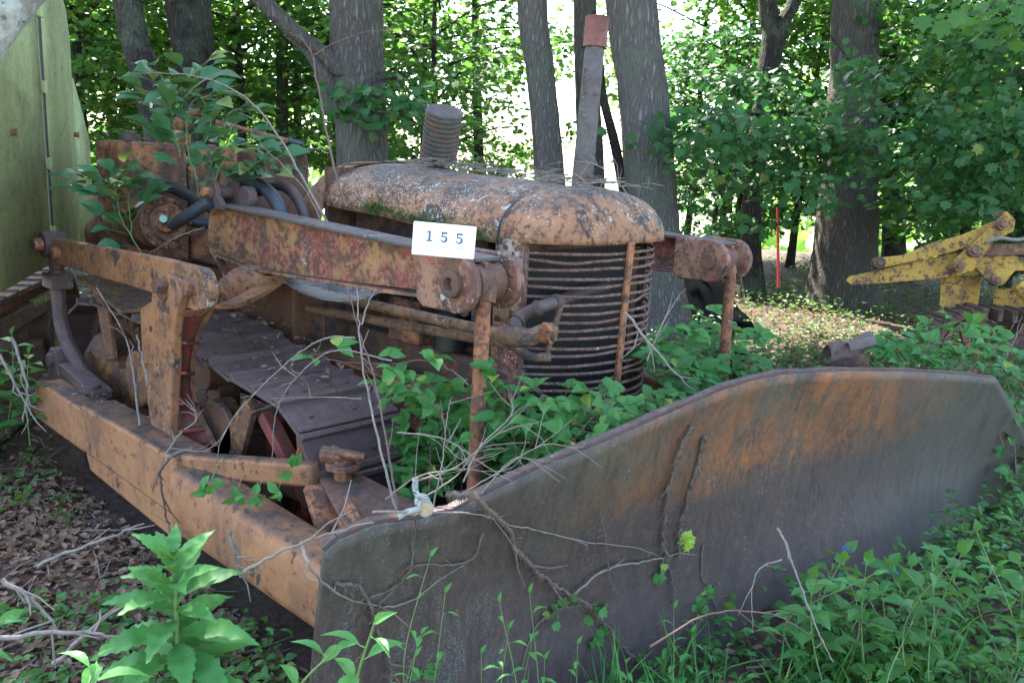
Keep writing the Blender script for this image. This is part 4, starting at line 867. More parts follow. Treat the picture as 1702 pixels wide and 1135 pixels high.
mb = MB(); mb.tube([(hx.x, hx.y, .95), (hx.x, hx.y, 3.1)], .008, 6); mb.build('hinge_gap', M['black'], P2)
for py in (18, 145, 272, 385):
    z = zat(hx, py); mb = MB(); mb.tube([hx*1-Vector((0, 0, hx.z-z+.03)), hx-Vector((0, 0, hx.z-z-.03))], .020, 8); mb.bar(Vector((hx.x, hx.y, z))-(g[3]-g[2]).normalized()*.03, Vector((hx.x, hx.y, z))+(g[3]-g[2]).normalized()*.03, .05, .012, nrm); mb.build('hinge', M['greenbody'], P2)
for p_, py in ((lerp(g[1], g[2], .38)+Vector((.03, -.02, 0)), 220), (lerp(g[2], g[3], .84)+nrm*.02, 224)):
    z = zat(p_, py); mb = MB(); q = Vector((p_.x, p_.y, z)); mb.tube([q-nrm*.01, q+nrm*.025], .014, 8); mb.tube([q+nrm*.025, q+nrm*.03], .019, 8); mb.build('latch_knob', M['rod'], P1)
# its track at the lower left
ta, tb = at(108, 452, 'z', .74), at(-90, 548, 'z', .74); td = (tb-ta).normalized(); tn = Vector((-td.y, td.x, 0))
if tn.dot(Vector(CAM)-ta) > 0: tn = -tn
nk = int((tb-ta).length/.2)+1; mb = MB()
for k in range(nk):
    c = ta+td*(.2*k); mb.bar(c, c+tn*.5, .185, .03); mb.bar(c+Vector((0, 0, .018))+td*.07, c+tn*.5+Vector((0, 0, .018))+td*.07, .02, .016)
    c = c-Vector((0, 0, .68)); mb.bar(c, c+tn*.5, .185, .03)
for k in range(1, 7):
    a = R(90+180*k/7); q = ta-td*(.34*-math.cos(a))*-1*-1+Vector((0, 0, -.34+.34*math.sin(a))); mb.bar(q, q+tn*.5, .15, .03, (td.x*math.cos(a)*1, td.y*math.cos(a), math.sin(a)))
mb.build('track', M['darkrust'], GM, bevel=.004)
mb = MB(); L_ = tb-ta
mb.bar(ta+td*.05+tn*.04+Vector((0, 0, -.14)), tb+tn*.04+Vector((0, 0, -.14)), .06, .10); mb.bar(ta+td*.1+tn*.08+Vector((0, 0, -.45)), tb+tn*.08+Vector((0, 0, -.45)), .10, .22)
for k in range(4): c = ta+td*(.3+.45*k)+Vector((0, 0, -.14)); mb.bar(c+tn*.05, c+tn*.05+Vector((0, 0, -.3)), .08, .06, (1, 0, 0))
mb.tube([ta+td*.28+Vector((0, 0, -.33))+tn*.0, ta+td*.28+Vector((0, 0, -.33))+tn*.12], .12, 16); mb.build('track_frame', M['darkrust'], GM, bevel=.01)
mb = MB(); mb.bar(ta+td*.05+tn*.02+Vector((0, 0, -.10)), ta+td*.6+tn*.02+Vector((0, 0, -.10)), .03, .05); mb.bar(ta+td*.28+Vector((0, 0, -.12)), ta+td*.28+Vector((0, 0, -.5)), .10, .04, (1, 0, 0)); mb.build('frame_rib', M['greendark'], GM, bevel=.006)
mb = MB(); c = (ta+tb)/2+tn*.95; mb.bar(ta+tn*.95+Vector((0, 0, -.2)), tb+tn*.95+Vector((0, 0, -.2)), .8, .72); mb.build('chassis', M['darkrust'], GM, bevel=.02)
# dark red implement behind the cylinder
mb = MB(); a = at(150, 320, 'd', 7.2); b = at(212, 316, 'd', 7.0); mb.bar(a-Vector((0, 0, .06)), b-Vector((0, 0, .06)), .3, .10); mb.bar(a-Vector((0, 0, .28)), b-Vector((0, 0, .28)), .22, .30); mb.bar(lerp(a, b, .1)-Vector((0, 0, .4)), lerp(a, b, .1)-Vector((0, 0, 1.25)), .08, .08, (1, 0, 0)); mb.bar(lerp(a, b, .9)-Vector((0, 0, .4)), lerp(a, b, .9)-Vector((0, 0, 1.25)), .08, .08, (1, 0, 0))
tag(mb.build('trailer_bin', M['maroon'], bevel=.015), 'dark maroon metal bin standing behind between green panel and bulldozer', 'bin')
# ------------------------------------------------------------------ yellow loader at the right edge
YD = 6.3
def yp(px, py, dd=0): return at(px, py, 'd', YD+dd+(1600-px)*.0010)
YM = empty('yellow_loader', at(1640, 600, 'd', YD), 'rusty yellow crawler loader with raised pointed lift arms at the right edge', 'loader')
def yplate(pts, name, mat, th=.05, dd=0, parent=YM, bevel=.006):
    vs = [yp(x, y, dd) for x, y in pts]+[yp(x, y, dd+th) for x, y in pts]; n = len(pts); mb = MB()
    mb.add(vs, [tuple(range(n)), tuple(range(2*n-1, n-1, -1))]+[(i, i+n, (i+1) % n+n, (i+1) % n) for i in range(n)]); return mb.build(name, M[mat], parent, bevel=bevel)
LA = yplate([(1405, 466), (1412, 459), (1465, 448), (1530, 432), (1600, 418), (1640, 416), (1702, 428), (1790, 440), (1790, 470), (1702, 450), (1640, 452), (1600, 459), (1520, 467), (1470, 471), (1415, 474)], 'lift_arm', 'yellow', .12)
UA = yplate([(1457, 437), (1462, 428), (1500, 424), (1548, 404), (1600, 390), (1650, 368), (1668, 362), (1682, 368), (1684, 380), (1672, 392), (1640, 400), (1580, 420), (1520, 434), (1475, 444), (1460, 446)], 'upper_link', 'yellow', .06, -.03)
yplate([(1585, 432), (1600, 418), (1618, 404), (1672, 350), (1688, 366), (1684, 385), (1650, 402), (1618, 450), (1592, 458), (1582, 446)], 'bell_crank', 'yellow', .04, -.08)
yplate([(1650, 354), (1668, 350), (1678, 366), (1660, 366)], 'crank_tip', 'darkrust', .06, -.05)
yplate([(1622, 446), (1690, 446), (1668, 474), (1652, 476)], 'gusset_plate', 'yellow', .04, -.04)
yplate([(1632, 407), (1700, 404), (1800, 408), (1800, 428), (1700, 424), (1632, 426)], 'cylinder', 'yellowbit', .12, -.02)
yplate([(1564, 462), (1590, 458), (1600, 462), (1598, 530), (1560, 534)], 'mast', 'yellow', .10, .06)
yplate([(1596, 462), (1632, 456), (1624, 520), (1594, 528)], 'mast_panel', 'yellow', .06, .12)
yplate([(1650, 480), (1800, 478), (1800, 524), (1652, 520)], 'engine_cover', 'yellow', .5, .25)
mb = MB(); mb.tube([yp(1690, 474, -.1), yp(1740, 520, -.1)], .05, 14); mb.build('hose_guard', M['yellow'], YM)
mb = MB()
for (x, y), r_ in (((1618, 417), .048), ((1593, 443), .042), ((1664, 374), .040), ((1655, 467), .034), ((1461, 437), .045)):
    c = yp(x, y, -.09); n_ = -CF; mb = MB(); mb.tube([c-n_*.05, c+n_*.02], r_, 16); mb.tube([c+n_*.02, c+n_*.035], r_*.55, 12); mb.build('pivot_pin', M['yellowbit'] if x != 1461 else M['darkrust'], YM, bevel=.003)
wc = yp(1612, 578, -.05); wr = Vector(CR); wu = Vector((0, 0, 1)); wn = -CF; wn = Vector((wn.x, wn.y, 0)).normalized()
TR = None; mb = MB(); rr_ = .255
for k in range(22):
    a = 2*math.pi*k/22; c = wc+wr*(rr_*math.cos(a))+wu*(rr_*math.sin(a)); 
    if math.cos(a) < .25: d1 = wr*(-math.sin(a))+wu*math.cos(a); mb.bar(c-wn*.3, c+wn*.02, .05, .075, d1); mb.bar(c+(wr*math.cos(a)+wu*math.sin(a))*.03-wn*.3, c+(wr*math.cos(a)+wu*math.sin(a))*.03+wn*.03, .03, .02, d1)
for k in range(9): c = wc+wu*(rr_-.01*k)+wr*(.06+.1*k)*1.1; mb.bar(c-wn*.3, c+wn*.02, .09, .04, wr); mb.bar(c-wn*.3+wu*.03, c+wn*.03+wu*.03, .02, .03, wr)
TR = mb.build('track', M['darkrust'], YM, bevel=.004)
mb = MB(); P_ = [[wc+wr*(r*math.cos(2*math.pi*k/26))+wu*(r*math.sin(2*math.pi*k/26))+wn*y for k in range(26)] for r, y in ((.20, -.10), (.21, -.03), (.21, .0), (.18, .0), (.18, -.10), (.20, -.10))]; mb.grid(P_, True)
for k in range(5):
    a = 2*math.pi*k/5+.75; mb.bar(wc+(wr*math.cos(a)+wu*math.sin(a))*.03-wn*.03, wc+(wr*math.cos(a)+wu*math.sin(a))*.185-wn*.03, .055, .035, wn, .04, .03)
mb.tube([wc-wn*.08, wc+wn*.02], .05, 12); mb.build('idler_wheel', M['yellowbit'], YM, bevel=.003)
mb = MB(); mb.bar(wc+wr*.15-wn*.1, wc+wr*1.4-wn*.1, .1, .16); mb.bar(wc+wr*.4-wn*.25+wu*.1, wc+wr*1.5-wn*.25+wu*.1, .3, .2); mb.build('track_frame', M['darkrust'], YM, bevel=.01)
mb = MB(); mb.tube(spline([yp(1640, 402, -.12), yp(1665, 396, -.15), yp(1690, 399, -.15), yp(1730, 392, -.15)], 4), .014, 7); tag(mb.build('bare_stick', M['twig']), 'pale bare stick resting on the yellow loader arm', 'stick')
# ------------------------------------------------------------------ tarp heap, scrap, stake
def cloth(pts_px, name, lab, cat, zt):
    P = []; n = 14
    for i in range(n):
        row = []
        for j in range(n):
            u, v = i/(n-1), j/(n-1); x = lerp(at(1030, 548, 'z', 0), at(1262, 552, 'z', 0), u); back = Vector((-.9, .9, 0))*1.1*v
            h = zt*math.sin(math.pi*min(1, v*.5+.0))*(1-abs(2*u-.85)**2.2*.5)+.05*math.sin(u*9+v*5)+.03*math.sin(u*17-v*9)
            row.append((x.x+back.x, x.y+back.y, max(-.02, h)))
        P.append(row)
    mb = MB(); mb.grid(P); return tag(mb.build(name, M['tarp'], solid=.01, smooth=50), lab, cat)
cloth(None, 'tarpaulin', 'black tarpaulin heaped on the ground behind the far lift rod', 'tarp', .62)
o = at(1400, 605, 'd', 3.25); mb = MB(); P = []
for i in range(12):
    t = i/11; a = at(1372+72*t, 600-26*t, 'd', 3.2); r_ = .060-.012*t; row = []
    for k in range(14): an = R(-15+195*k/13); row.append(a+Vector((0, 0, 1))*r_*math.sin(an)+CF*(-r_*math.cos(an))*.9+Vector((0, 0, .008*math.sin(t*9))))
    P.append(row)
mb.grid(P); mb.build('sleeve', M['shoe'], None, solid=.006, smooth=60); sl = bpy.data.objects['sleeve']
TC = empty('blade_tip_scrap', o, 'curled rusty metal sleeve lying on top of the blade edge', 'scrap metal'); sl.parent = TC; sl.location = -wloc(TC)
P = []
for i in range(8):
    t = i/7; a = at(1405+45*t, 588-14*t, 'd', 3.14); r_ = .040-.006*t; P.append([a+Vector((0, 0, 1))*r_*math.sin(R(5+165*k/11))+CF*(-r_*math.cos(R(5+165*k/11))) for k in range(12)])
mb = MB(); mb.grid(P); mb.build('curled_flap', M['exh'], TC, solid=.006, smooth=60)
mb = MB(); mb.bar(at(1375, 612, 'd', 3.25), at(1440, 600, 'd', 3.25), .05, .05); mb.bar(at(1400, 600, 'd', 3.28), at(1400, 622, 'd', 3.22), .06, .03, (1, 0, 0)); mb.build('support_lug', M['rust'], TC, bevel=.005)
mb = MB(); mb.tube([at(1294, 478, 'd', 9.8), at(1292, 345, 'd', 9.8)], [.018, .014], 6); ST = mb.build('marker_stake', M['stake']); tag(ST, 'thin red stake standing among the far weeds', 'stake')
# sheet web under the near lift arm
tw = NT('spider_silk'); n_ = tw.noise(14, 6, .7); df = tw.n('ShaderNodeBsdfDiffuse'); df.inputs[0].default_value = (.55, .6, .62, 1); tp_ = tw.n('ShaderNodeBsdfTransparent'); mx = tw.n('ShaderNodeMixShader')
tw.l(tw.ramp(n_, .3, .75, .12, .5), mx.inputs[0]); tw.l(tp_.outputs[0], mx.inputs[1]); tw.l(df.outputs[0], mx.inputs[2]); tw.l(mx.outputs[0], tw.out.inputs[0]); M['silk'] = tw.m
wc_ = at(500, 478, 'y', -.80); P = []
for i in range(8):
    r_ = i/7; P.append([(wc_.x+.30*r_*math.cos(2*math.pi*k/24), wc_.y+.13+.16*r_*math.sin(2*math.pi*k/24), wc_.z-.075*(1-r_**2.2)+.018+(.01*math.sin(k*1.7) if i == 7 else 0)) for k in range(24)])
mb = MB(); mb.grid(P, True); tag(mb.build('sheet_web', M['silk'], smooth=180), 'pale bowl-shaped spider web slung under the near lift arm', 'spider web')
# ------------------------------------------------------------------ litter and low ground cover (nobody could count it)
def in_view(n, depth0, depth1, px0=-80, px1=1780):
    out = []
    while len(out) < n:
        d = math.sqrt(random.uniform(depth0**2, depth1**2)); px = random.uniform(px0, px1); v = at(px, 567, 'd', d)
        out.append((v.x, v.y))
    return out
def blocked(x, y, m=0):
    return (-2.6-m < x < .1 and -1.28-m < y < 1.3) or (bx(y)-.22-m < x < bx(y)+.04+m and -1.6 < y < 2.1 and True)
acc = []
P = [p for p in in_view(22000, 1.6, 10) if not blocked(*p)]
P += [(random.uniform(-2.6, .2), random.uniform(-3.2, -1.25)) for _ in range(15000)]
A = np.array([(x, y, gz(x, y)+random.uniform(.0, .022)) for x, y in P]); n = len(A); D = rnd(n); D[:, 2] *= .3; N = rnd(n, .35)+[0, 0, 1]
tag(leaves('leaf_litter', CURL, A, D, N, rng.uniform(.016, .05, n)**1.0, M['litter']), 'brown dead leaves covering the woodland floor', 'leaf litter', kind='stuff')
mb = MB()
for x, y in in_view(420, 1.8, 9)+[(random.uniform(-2.6, .1), random.uniform(-2.6, -1.32)) for _ in range(110)]:
    if blocked(x, y): continue
    a = random.random()*6.28; L = random.uniform(.08, .35); p = Vector((x, y, gz(x, y)+.012)); d = Vector((math.cos(a), math.sin(a), random.uniform(-.02, .1))); s_ = Vector((-d.y, d.x, 0))*random.uniform(-.04, .04)
    mb.tube([p, p+d*L*.5+s_, p+d*L], [random.uniform(.002, .005), .003, .0015], 5)
tag(mb.build('fallen_twigs', M['twig']), 'fallen grey twigs scattered over the dead leaves', 'twigs', kind='stuff')
def clump(x, y, n, r, h, size, acc, up=.6):
    z = gz(x, y); P = np.stack([x+rng.normal(0, r, n), y+rng.normal(0, r, n), z+np.abs(rng.uniform(-1, 1, n))*h*.8+.01], 1)
    D = rnd(n); D[:, 2] = np.abs(D[:, 2])*.3-.1; N = rnd(n, .4)+[0, 0, 1]; acc.append((P, D, N, rng.uniform(.6, 1.2, n)*size))
acc = []
for x, y in in_view(2300, 4.2, 17):
    if blocked(x, y, .1): continue
    if math.sin(x*1.3+2)*math.cos(y*1.1)+random.gauss(0, .5) > .1: clump(x, y, random.randint(8, 20), random.uniform(.08, .2), random.uniform(.05, .28), random.uniform(.035, .06), acc)
tag(leaves('forest_undergrowth', OVATE, *join(acc), M['ivy']), 'low green undergrowth spread over the floor between the trees', 'undergrowth', kind='stuff')
acc = []
def band(pxs, pys, n, h, size, k=14, r=.05):
    for _ in range(n):
        p = at(random.uniform(*pxs), random.uniform(*pys), 'z', 0)
        if not blocked(p.x, p.y, .02): clump(p.x, p.y, k, r, h, size, acc)
band((0, 520), (1010, 1400), 130, .09, .036); band((60, 330), (790, 900), 9, .05, .034, 22, .035); band((0, 60), (700, 850), 9, .10, .036)
band((1050, 1800), (1080, 1700), 130, .14, .038, 16); band((560, 1100), (1150, 1700), 70, .12, .036, 12); band((1300, 1800), (930, 1200), 70, .24, .045, 18)
band((1640, 1800), (740, 1000), 40, .25, .038, 20); band((1080, 1760), (480, 640), 230, .20, .055, 18, .14)
band((1560, 1800), (800, 1000), 50, .3, .045, 20, .06)
tag(leaves('ground_ivy', OVATE, *join(acc), M['ivy']), 'small leaved green creeper covering the ground in the foreground', 'ground cover', kind='stuff')
acc = []
band((1050, 1800), (1000, 1600), 75, .24, .050, 12); band((560, 1100), (1150, 1700), 25, .16, .045, 10); band((0, 520), (1050, 1400), 22, .10, .045, 9)
tag(leaves('bright_creeper', LANCE, *join(acc), M['weed']), 'brighter narrow leaved seedlings mixed through the foreground creeper', 'ground cover', kind='stuff')
# dead leaves caught on the track, side frame and hood
acc = []
def strew(n, fx, size=(.018, .045)):
    P = np.array([fx() for _ in range(n)]); D = rnd(n); D[:, 2] *= .2; acc.append((P, D, rnd(n, .25)+[0, 0, 1], rng.uniform(*size, n)))
strew(130, lambda: (random.uniform(-1.9, -.75), random.uniform(-.95, -.60), 0)); Pq = acc[-1][0]; Pq[:, 2] = .735+.13*np.clip((-Pq[:, 0]-.9)/.6, 0, 1)
strew(60, lambda: (random.uniform(-2.3, -1.0), random.uniform(-1.29, -1.18), .462+.03*random.random()), (.012, .03))
strew(70, lambda: (random.uniform(-1.3, -.3), random.uniform(-.1, .16), 1.52), (.012, .03)); Pq = acc[-1][0]; Pq[:, 2] = 1.487+.05*np.clip((-Pq[:, 0]-.27)/1.08, 0, 1)+.006
tag(leaves('leaf_debris', CURL, *join(acc), M['litter']), 'dead leaves caught on the track shoes, side frame and hood top', 'dead leaves', kind='stuff')
# grass tufts
acc = []
for _ in range(110):
    p = at(random.uniform(560, 1720), random.uniform(1120, 1600), 'z', 0)
    if blocked(p.x, p.y): continue
    n = 14; Pp = np.tile([p.x, p.y, 0], (n, 1))+rnd(n, .02); D = rnd(n, .35)+[0, 0, 1]; acc.append((Pp, D, rnd(n), rng.uniform(.10, .26, n)))
tag(leaves('grass', BLADE, *join(acc), M['weed']), 'thin grass blades growing at the foot of the blade', 'grass', kind='stuff')
# ------------------------------------------------------------------ plants one can tell apart
def stem_plant(name, lab, base, tip, n, size, tpl=LANCE, leafm='weed', group=None, lean=.12, r=.0035, droop=.15, stem='stem', cat='plant', flower=None, bend=None, t0=.25):
    base, tip = Vector(base), Vector(tip); o = empty(name, base, lab, cat, group)
    mid = (base+tip)/2+(Vector(bend) if bend else Vector((random.gauss(0, .03), random.gauss(0, .03), 0))); S = spline([base, mid, tip], 10); mb = MB(); mb.tube(S, [r*(1-.6*k/20) for k in range(len(S))], 6); 
    P, D, N, Z = [], [], [], []; az = random.random()*6
    for k in range(n):
        t = t0+(1-t0)*(k+.5)/n; i = min(int(t*(len(S)-1)), len(S)-2); p = S[i]; az += 2.4; d = Vector((math.cos(az), math.sin(az), random.uniform(.1, .6)-droop*(1-t))); ax = (S[i+1]-S[i]).normalized()
        d = (d-ax*d.dot(ax)*.6).normalized(); q = p+d*size*.12; mb.tube([p, q], r*.4, 4, False); P.append(q); D.append(d); N.append(ax+Vector((0, 0, .3))); Z.append(size*(1.1-.5*t)*random.uniform(.8, 1.15))
    P.append(S[-1]); D.append((S[-1]-S[-2])+Vector((.01, 0, .0))); N.append(Vector((.3, -.5, .6))); Z.append(size*.5)
    mb.build('stem', M[stem], o); leaves('foliage', tpl, P, D, N, Z, M[leafm], o)
    if flower:
        mb = MB(); f = S[-1]+Vector((0, 0, .01)); mb.sphere(f+Vector((.007, 0, .004)), .008, 6, .4); mb.sphere(f-Vector((.007, 0, -.004)), .008, 6, .4); mb.build('flower', M['blue'], o, label='small blue flower')
    return o
def cane(name, lab, px, nl, size, leafm='bram', r=.003, three=3, group=None, stem='stemr', cat='bramble', tpl=OVATE, t0=.1):
    pts = [at(*p) for p in px]; S = spline(pts, 8, .002); o = empty(name, pts[0], lab, cat, group); mb = MB(); mb.tube(S, [r*(1-.6*k/len(S)) for k in range(len(S))], 6)
    P, D, N, Z = [], [], [], []
    for k in range(nl):
        t = t0+(1-t0)*(k+random.random()*.6)/nl; i = min(int(t*(len(S)-1)), len(S)-2); ax = (S[i+1]-S[i]).normalized(); sd_ = ax.cross(Vector((0, 0, 1)))
        if sd_.length < .2: sd_ = Vector((random.gauss(0, 1), random.gauss(0, 1), 0))
        sd_.normalize(); sg = 1 if k % 2 else -1; d = (sd_*sg+ax*.3+Vector((random.gauss(0, .3), random.gauss(0, .3), random.uniform(-.1, .5)))).normalized(); q = S[i]+d*size*random.uniform(.5, 1.0); mb.tube([S[i], q], r*.35, 4, False)
        nn = (Vector((0, 0, 1))-CF*.5+Vector([random.gauss(0, .3) for _ in range(3)])).normalized(); s2 = d.cross(nn).normalized()
        for j in range(three):
            ang = (j-(three-1)/2)*(1.15 if three == 3 else .65); dd = d*math.cos(ang)+s2*math.sin(ang)+Vector((0, 0, -.15)); P.append(q); D.append(dd); N.append(nn+Vector([random.gauss(0, .15) for _ in range(3)])); Z.append(size*(1. if j == three//2 else .82)*random.uniform(.85, 1.15))
    mb.build('stem', M[stem], o); leaves('foliage', tpl, P, D, N, Z, M[leafm], o); return o
# the big lobed weed in the left foreground
wb = at(290, 1000, 'd', 1.9); base = Vector((wb.x+.02, wb.y-.01, 0)); top = at(288, 915, 'd', 1.9)
W0 = empty('tall_weed', base, 'large bright green broadleaf weed in the left foreground', 'plant'); S = spline([base, (base+top)/2+Vector((.01, 0, 0)), top], 12); mb = MB(); mb.tube(S, [.0085*(1-.5*k/24) for k in range(25)], 8); mb.build('stem', M['stem'], W0)
P, D, N, Z = [], [], [], []
for k in range(34):
    t = .54+.46*(k/33)**.85; i = min(int(t*24), 23); az = k*2.42+.6; el = -.05+.95*max(0, (t-.72)/.28)**1.3; d = Vector((math.cos(az)*math.cos(el), math.sin(az)*math.cos(el), math.sin(el)+.12)); P.append(S[i]); D.append(d); N.append(Vector((0, 0, 1))+d*(-.3)-CF*.35); Z.append((.215-.11*max(0, (t-.6)/.4))*random.uniform(.85, 1.1))
def subdiv_leaf():
    ws = [.92*x for x in [.02, .035, .06, .11, .10, .15, .13, .19, .165, .205, .17, .19, .145, .15, .10, .09, .05, .035, .004]]; n = len(ws)
    zs = [.22*x-.42*x*x+.012*math.sin(x*25) for x in [i/(n-1) for i in range(n)]]; return tpl_strip(ws, zs, wave=.010)
LOBED = subdiv_leaf(); o = leaves('foliage', LOBED, P, D, N, Z, M['weed'], W0)
for p in o.data.polygons: p.use_smooth = True
# leafy sprigs round the edges of the frame
stem_plant('leafy_weed', 'lance leaved weed stem at the bottom left corner', at(120, 1200, 'd', 1.7), at(165, 1085, 'd', 1.65), 6, .11, LANCE)
stem_plant('leafy_weed', 'pale green weed cut by the left edge near the bottom', at(-50, 1150, 'd', 1.7), at(10, 1030, 'd', 1.65), 6, .10, LANCE)
for i, (a, b, lb) in enumerate([((10, 720), (20, 560), 'tallest leafy weed at the left edge before the green track'), ((50, 740), (48, 590), 'leafy weed at the left edge right of the tallest one'), ((-20, 760), (-5, 610), 'leafy weed cut off by the left edge')]):
    stem_plant('leafy_weed', lb, at(a[0], a[1], 'd', 3.9), at(b[0], b[1], 'd', 3.8), 16, .12, OVATE, 'bram')
stem_plant('bamboo_grass', 'lance leaved grass sprig before the left end of the blade', at(590, 1250, 'd', 1.35), at(622, 1035, 'd', 1.32), 7, .10, LANCE, 'weed', droop=.0)
stem_plant('bamboo_grass', 'low lance leaved sprig between blade end and tall weed', at(540, 1260, 'd', 1.35), at(560, 1075, 'd', 1.33), 6, .08, LANCE, 'weed')
GD = 'dayflower stems in front of the blade'
for i in range(27):
    px = random.choice([random.uniform(1380, 1560), random.uniform(1500, 1720), random.uniform(1620, 1800), random.uniform(1330, 1450)]); py = random.uniform(905, 1060) if px < 1600 else random.uniform(800, 1050)
    dd = random.uniform(2.15, 2.75) if px < 1600 else random.uniform(2.4, 3.1); t = at(px, py, 'd', dd); t.z = min(t.z, .62)
    if t.x < bx(t.y)+.04: t.x = bx(t.y)+random.uniform(.05, .25)
    b = Vector((t.x+random.gauss(0, .06)+.04, t.y+random.gauss(0, .06), 0)); stem_plant('dayflower', 'lance leaved dayflower stem in the thicket before the blade on the right', b, t, random.randint(9, 14), random.uniform(.08, .12), random.choice([LANCE, OVATE, LANCE]), random.choice(['weed', 'ivy', 'bram', 'bram']), GD, r=.0032, bend=(random.gauss(0, .09), random.gauss(0, .09), 0), flower=(i in (3, 11, 19, 30)))
GS = 'thin sprigs before the lower blade'
for i, (px, py, b) in enumerate([(715, 925, (690, 1050)), (740, 985, (700, 1120)), (830, 1000, (860, 1150)), (880, 985, (905, 1150)), (885, 1060, (850, 1180)), (905, 1095, (930, 1200)), (960, 1070, (965, 1200)), (800, 1085, (790, 1200)), (1120, 1010, (1110, 1180)), (1150, 1050, (1165, 1200)), (1040, 1100, (1020, 1220)), (700, 1052, (690, 1200)), (845, 1045, (850, 1200)), (690, 1090, (680, 1220))]):
    dd = 1.75+(px-700)*.0012; t = at(px, py, 'd', dd); q = at(b[0], b[1], 'd', dd); q = Vector((q.x, q.y, max(0, q.z-.25))); stem_plant('dayflower', 'thin young sprig rising before the lower face of the blade', q, t, 4, .055, LANCE, 'weed', GS, r=.0016, t0=.5)
# brambles behind the blade
GB = 'bramble canes between the blade and the grille'
random.seed(21)
for i in range(40):
    px = random.uniform(700, 1130); yt = 690+random.uniform(-30, 50)-(.06*(px-900)) ; d0 = random.uniform(2.4, 2.9)
    if px < 860: yt = random.uniform(640, 800); d0 = random.uniform(2.78, 2.95)
    if px > 1000: d0 = random.uniform(2.7, 3.1); yt = random.uniform(665, 715)
    p1 = at(px, yt, 'd', d0); p0 = Vector((p1.x+random.gauss(0, .1), p1.y+random.gauss(0, .1), 0)); p0.x = min(p0.x, bx(p0.y)-.25); pm = (p0+p1)/2+Vector((random.gauss(0, .06), random.gauss(0, .06), .12)); p1.x = min(p1.x, bx(p1.y)-.03)
    e = p1+Vector((random.gauss(0, .1), random.gauss(0, .1), -.04)); L = [tuple(p0), tuple(pm), tuple(p1), tuple(e)]
    pts_ = at; at_ = at
    S = spline([p0, pm, p1, e], 6); o = None
    _at = at; at = lambda *p: Vector(p)
    cane('bramble', 'leafy bramble cane in the tangle behind the blade before the grille', L, 11, .068, 'bram', .0028, 3, GB, t0=.35); at = _at
cane('bramble', 'bramble cane reaching left over the track with three leaf fans', [(780, 640, 'd', 2.5), (720, 600, 'd', 2.55), (640, 605, 'd', 2.6), (560, 600, 'd', 2.65), (515, 588, 'd', 2.68)], 6, .075, 'weed', .002, 3)
cane('bramble', 'bramble shoot beside the near lift rod with leaves down to the track', [(760, 780, 'd', 2.6), (740, 700, 'd', 2.6), (700, 650, 'd', 2.6), (650, 640, 'd', 2.6), (620, 650, 'd', 2.6)], 8, .07, 'bram', .002, 3)
cane('bramble', 'bramble shoot climbing right of the near lift rod to the pipe elbow', [(860, 760, 'd', 2.6), (850, 700, 'd', 2.6), (850, 650, 'd', 2.6), (840, 610, 'd', 2.6)], 7, .075, 'bram', .002, 3)
for i, (a, b, c, l) in enumerate([((1230, 700), (1200, 600), (1160, 510), 'lighter leafy sapling by the foot of the far lift rod, leaning left'), ((1160, 690), (1130, 600), (1120, 560), 'leafy sapling left of the far lift rod over the blade edge'), ((1260, 660), (1230, 600), (1200, 585), 'leafy sapling right of the far lift rod'), ((1520, 690), (1500, 600), (1470, 560), 'leafy bramble right of the curled scrap'), ((1600, 680), (1560, 620), (1530, 570), 'bramble clump below the yellow mast'), ((1690, 800), (1680, 700), (1640, 640), 'bramble clump beyond the right corner of the blade'), ((1700, 700), (1660, 600), (1640, 560), 'bramble over the yellow loader track')]):
    cane('bramble', l, [(*a, 'd', 4.0), (*b, 'd', 4.05), (*c, 'd', 4.1)], 15, .085, 'weed' if i < 2 else 'bram', .003, 3)
    cane('bramble', l.replace('leafy', 'small leafy') if 'leafy' in l else 'low '+l, [(a[0]+30, a[1], 'd', 4.1), (b[0]+25, b[1]+20, 'd', 4.2), (c[0]+35, c[1]+30, 'd', 4.3)], 13, .075, 'bram', .003, 3)
for i, (px, yt, d_) in enumerate([(1100, 600, 3.3), (1130, 560, 3.5), (1150, 620, 3.5), (1185, 560, 3.9), (1170, 600, 3.7), (1215, 590, 4.2), (1240, 570, 4.6), (1560, 560, 4.4), (1600, 545, 4.4), (1640, 560, 4.5), (1585, 600, 4.0), (1690, 600, 4.2), (1480, 585, 4.5)]):
    cane('bramble', 'leafy bramble shoot beyond the blade edge right of the grille' if px < 1300 else 'leafy bramble shoot before the yellow loader track', [(px+random.gauss(0, 15), 700, 'd', d_), (px+random.gauss(0, 10), (700+yt)/2, 'd', d_), (px, yt, 'd', d_), (px+random.uniform(-35, 35), yt-5, 'd', d_)], 14, .085, random.choice(['weed', 'bram']), .003, 3, 'bramble shoots right of the grille' if px < 1300 else 'bramble shoots before the yellow track', t0=.15)
# vine on the tank and the hood cowl
GV = 'dark vine stems over the fuel tank'
for i, px in enumerate([[(235, 420), (205, 370), (190, 310), (205, 285)], [(330, 330), (320, 250), (300, 190), (270, 130), (250, 115)], [(350, 320), (370, 270), (400, 240), (440, 270)], [(330, 300), (310, 240), (320, 170), (360, 165)], [(300, 190), (310, 140), (330, 110)], [(370, 310), (400, 290), (430, 270), (450, 262)], [(190, 330), (170, 315), (160, 310)], [(340, 290), (380, 230), (390, 190), (420, 175)], [(380, 330), (390, 300), (420, 285), (455, 290)], [(300, 260), (290, 220), (280, 180), (240, 150)], [(220, 400), (215, 350), (215, 320), (235, 310)], [(340, 240), (350, 200), (330, 160), (290, 155)]]):
    cane('vine', 'blue green broad leaved vine climbing over the rusty fuel tank', [(*p, 'd', 3.75+.05*math.sin(i*2)) for p in px], 16, .12, 'vineleaf', .003, 1, GV, 'stem', 'vine', OVATE, .1)
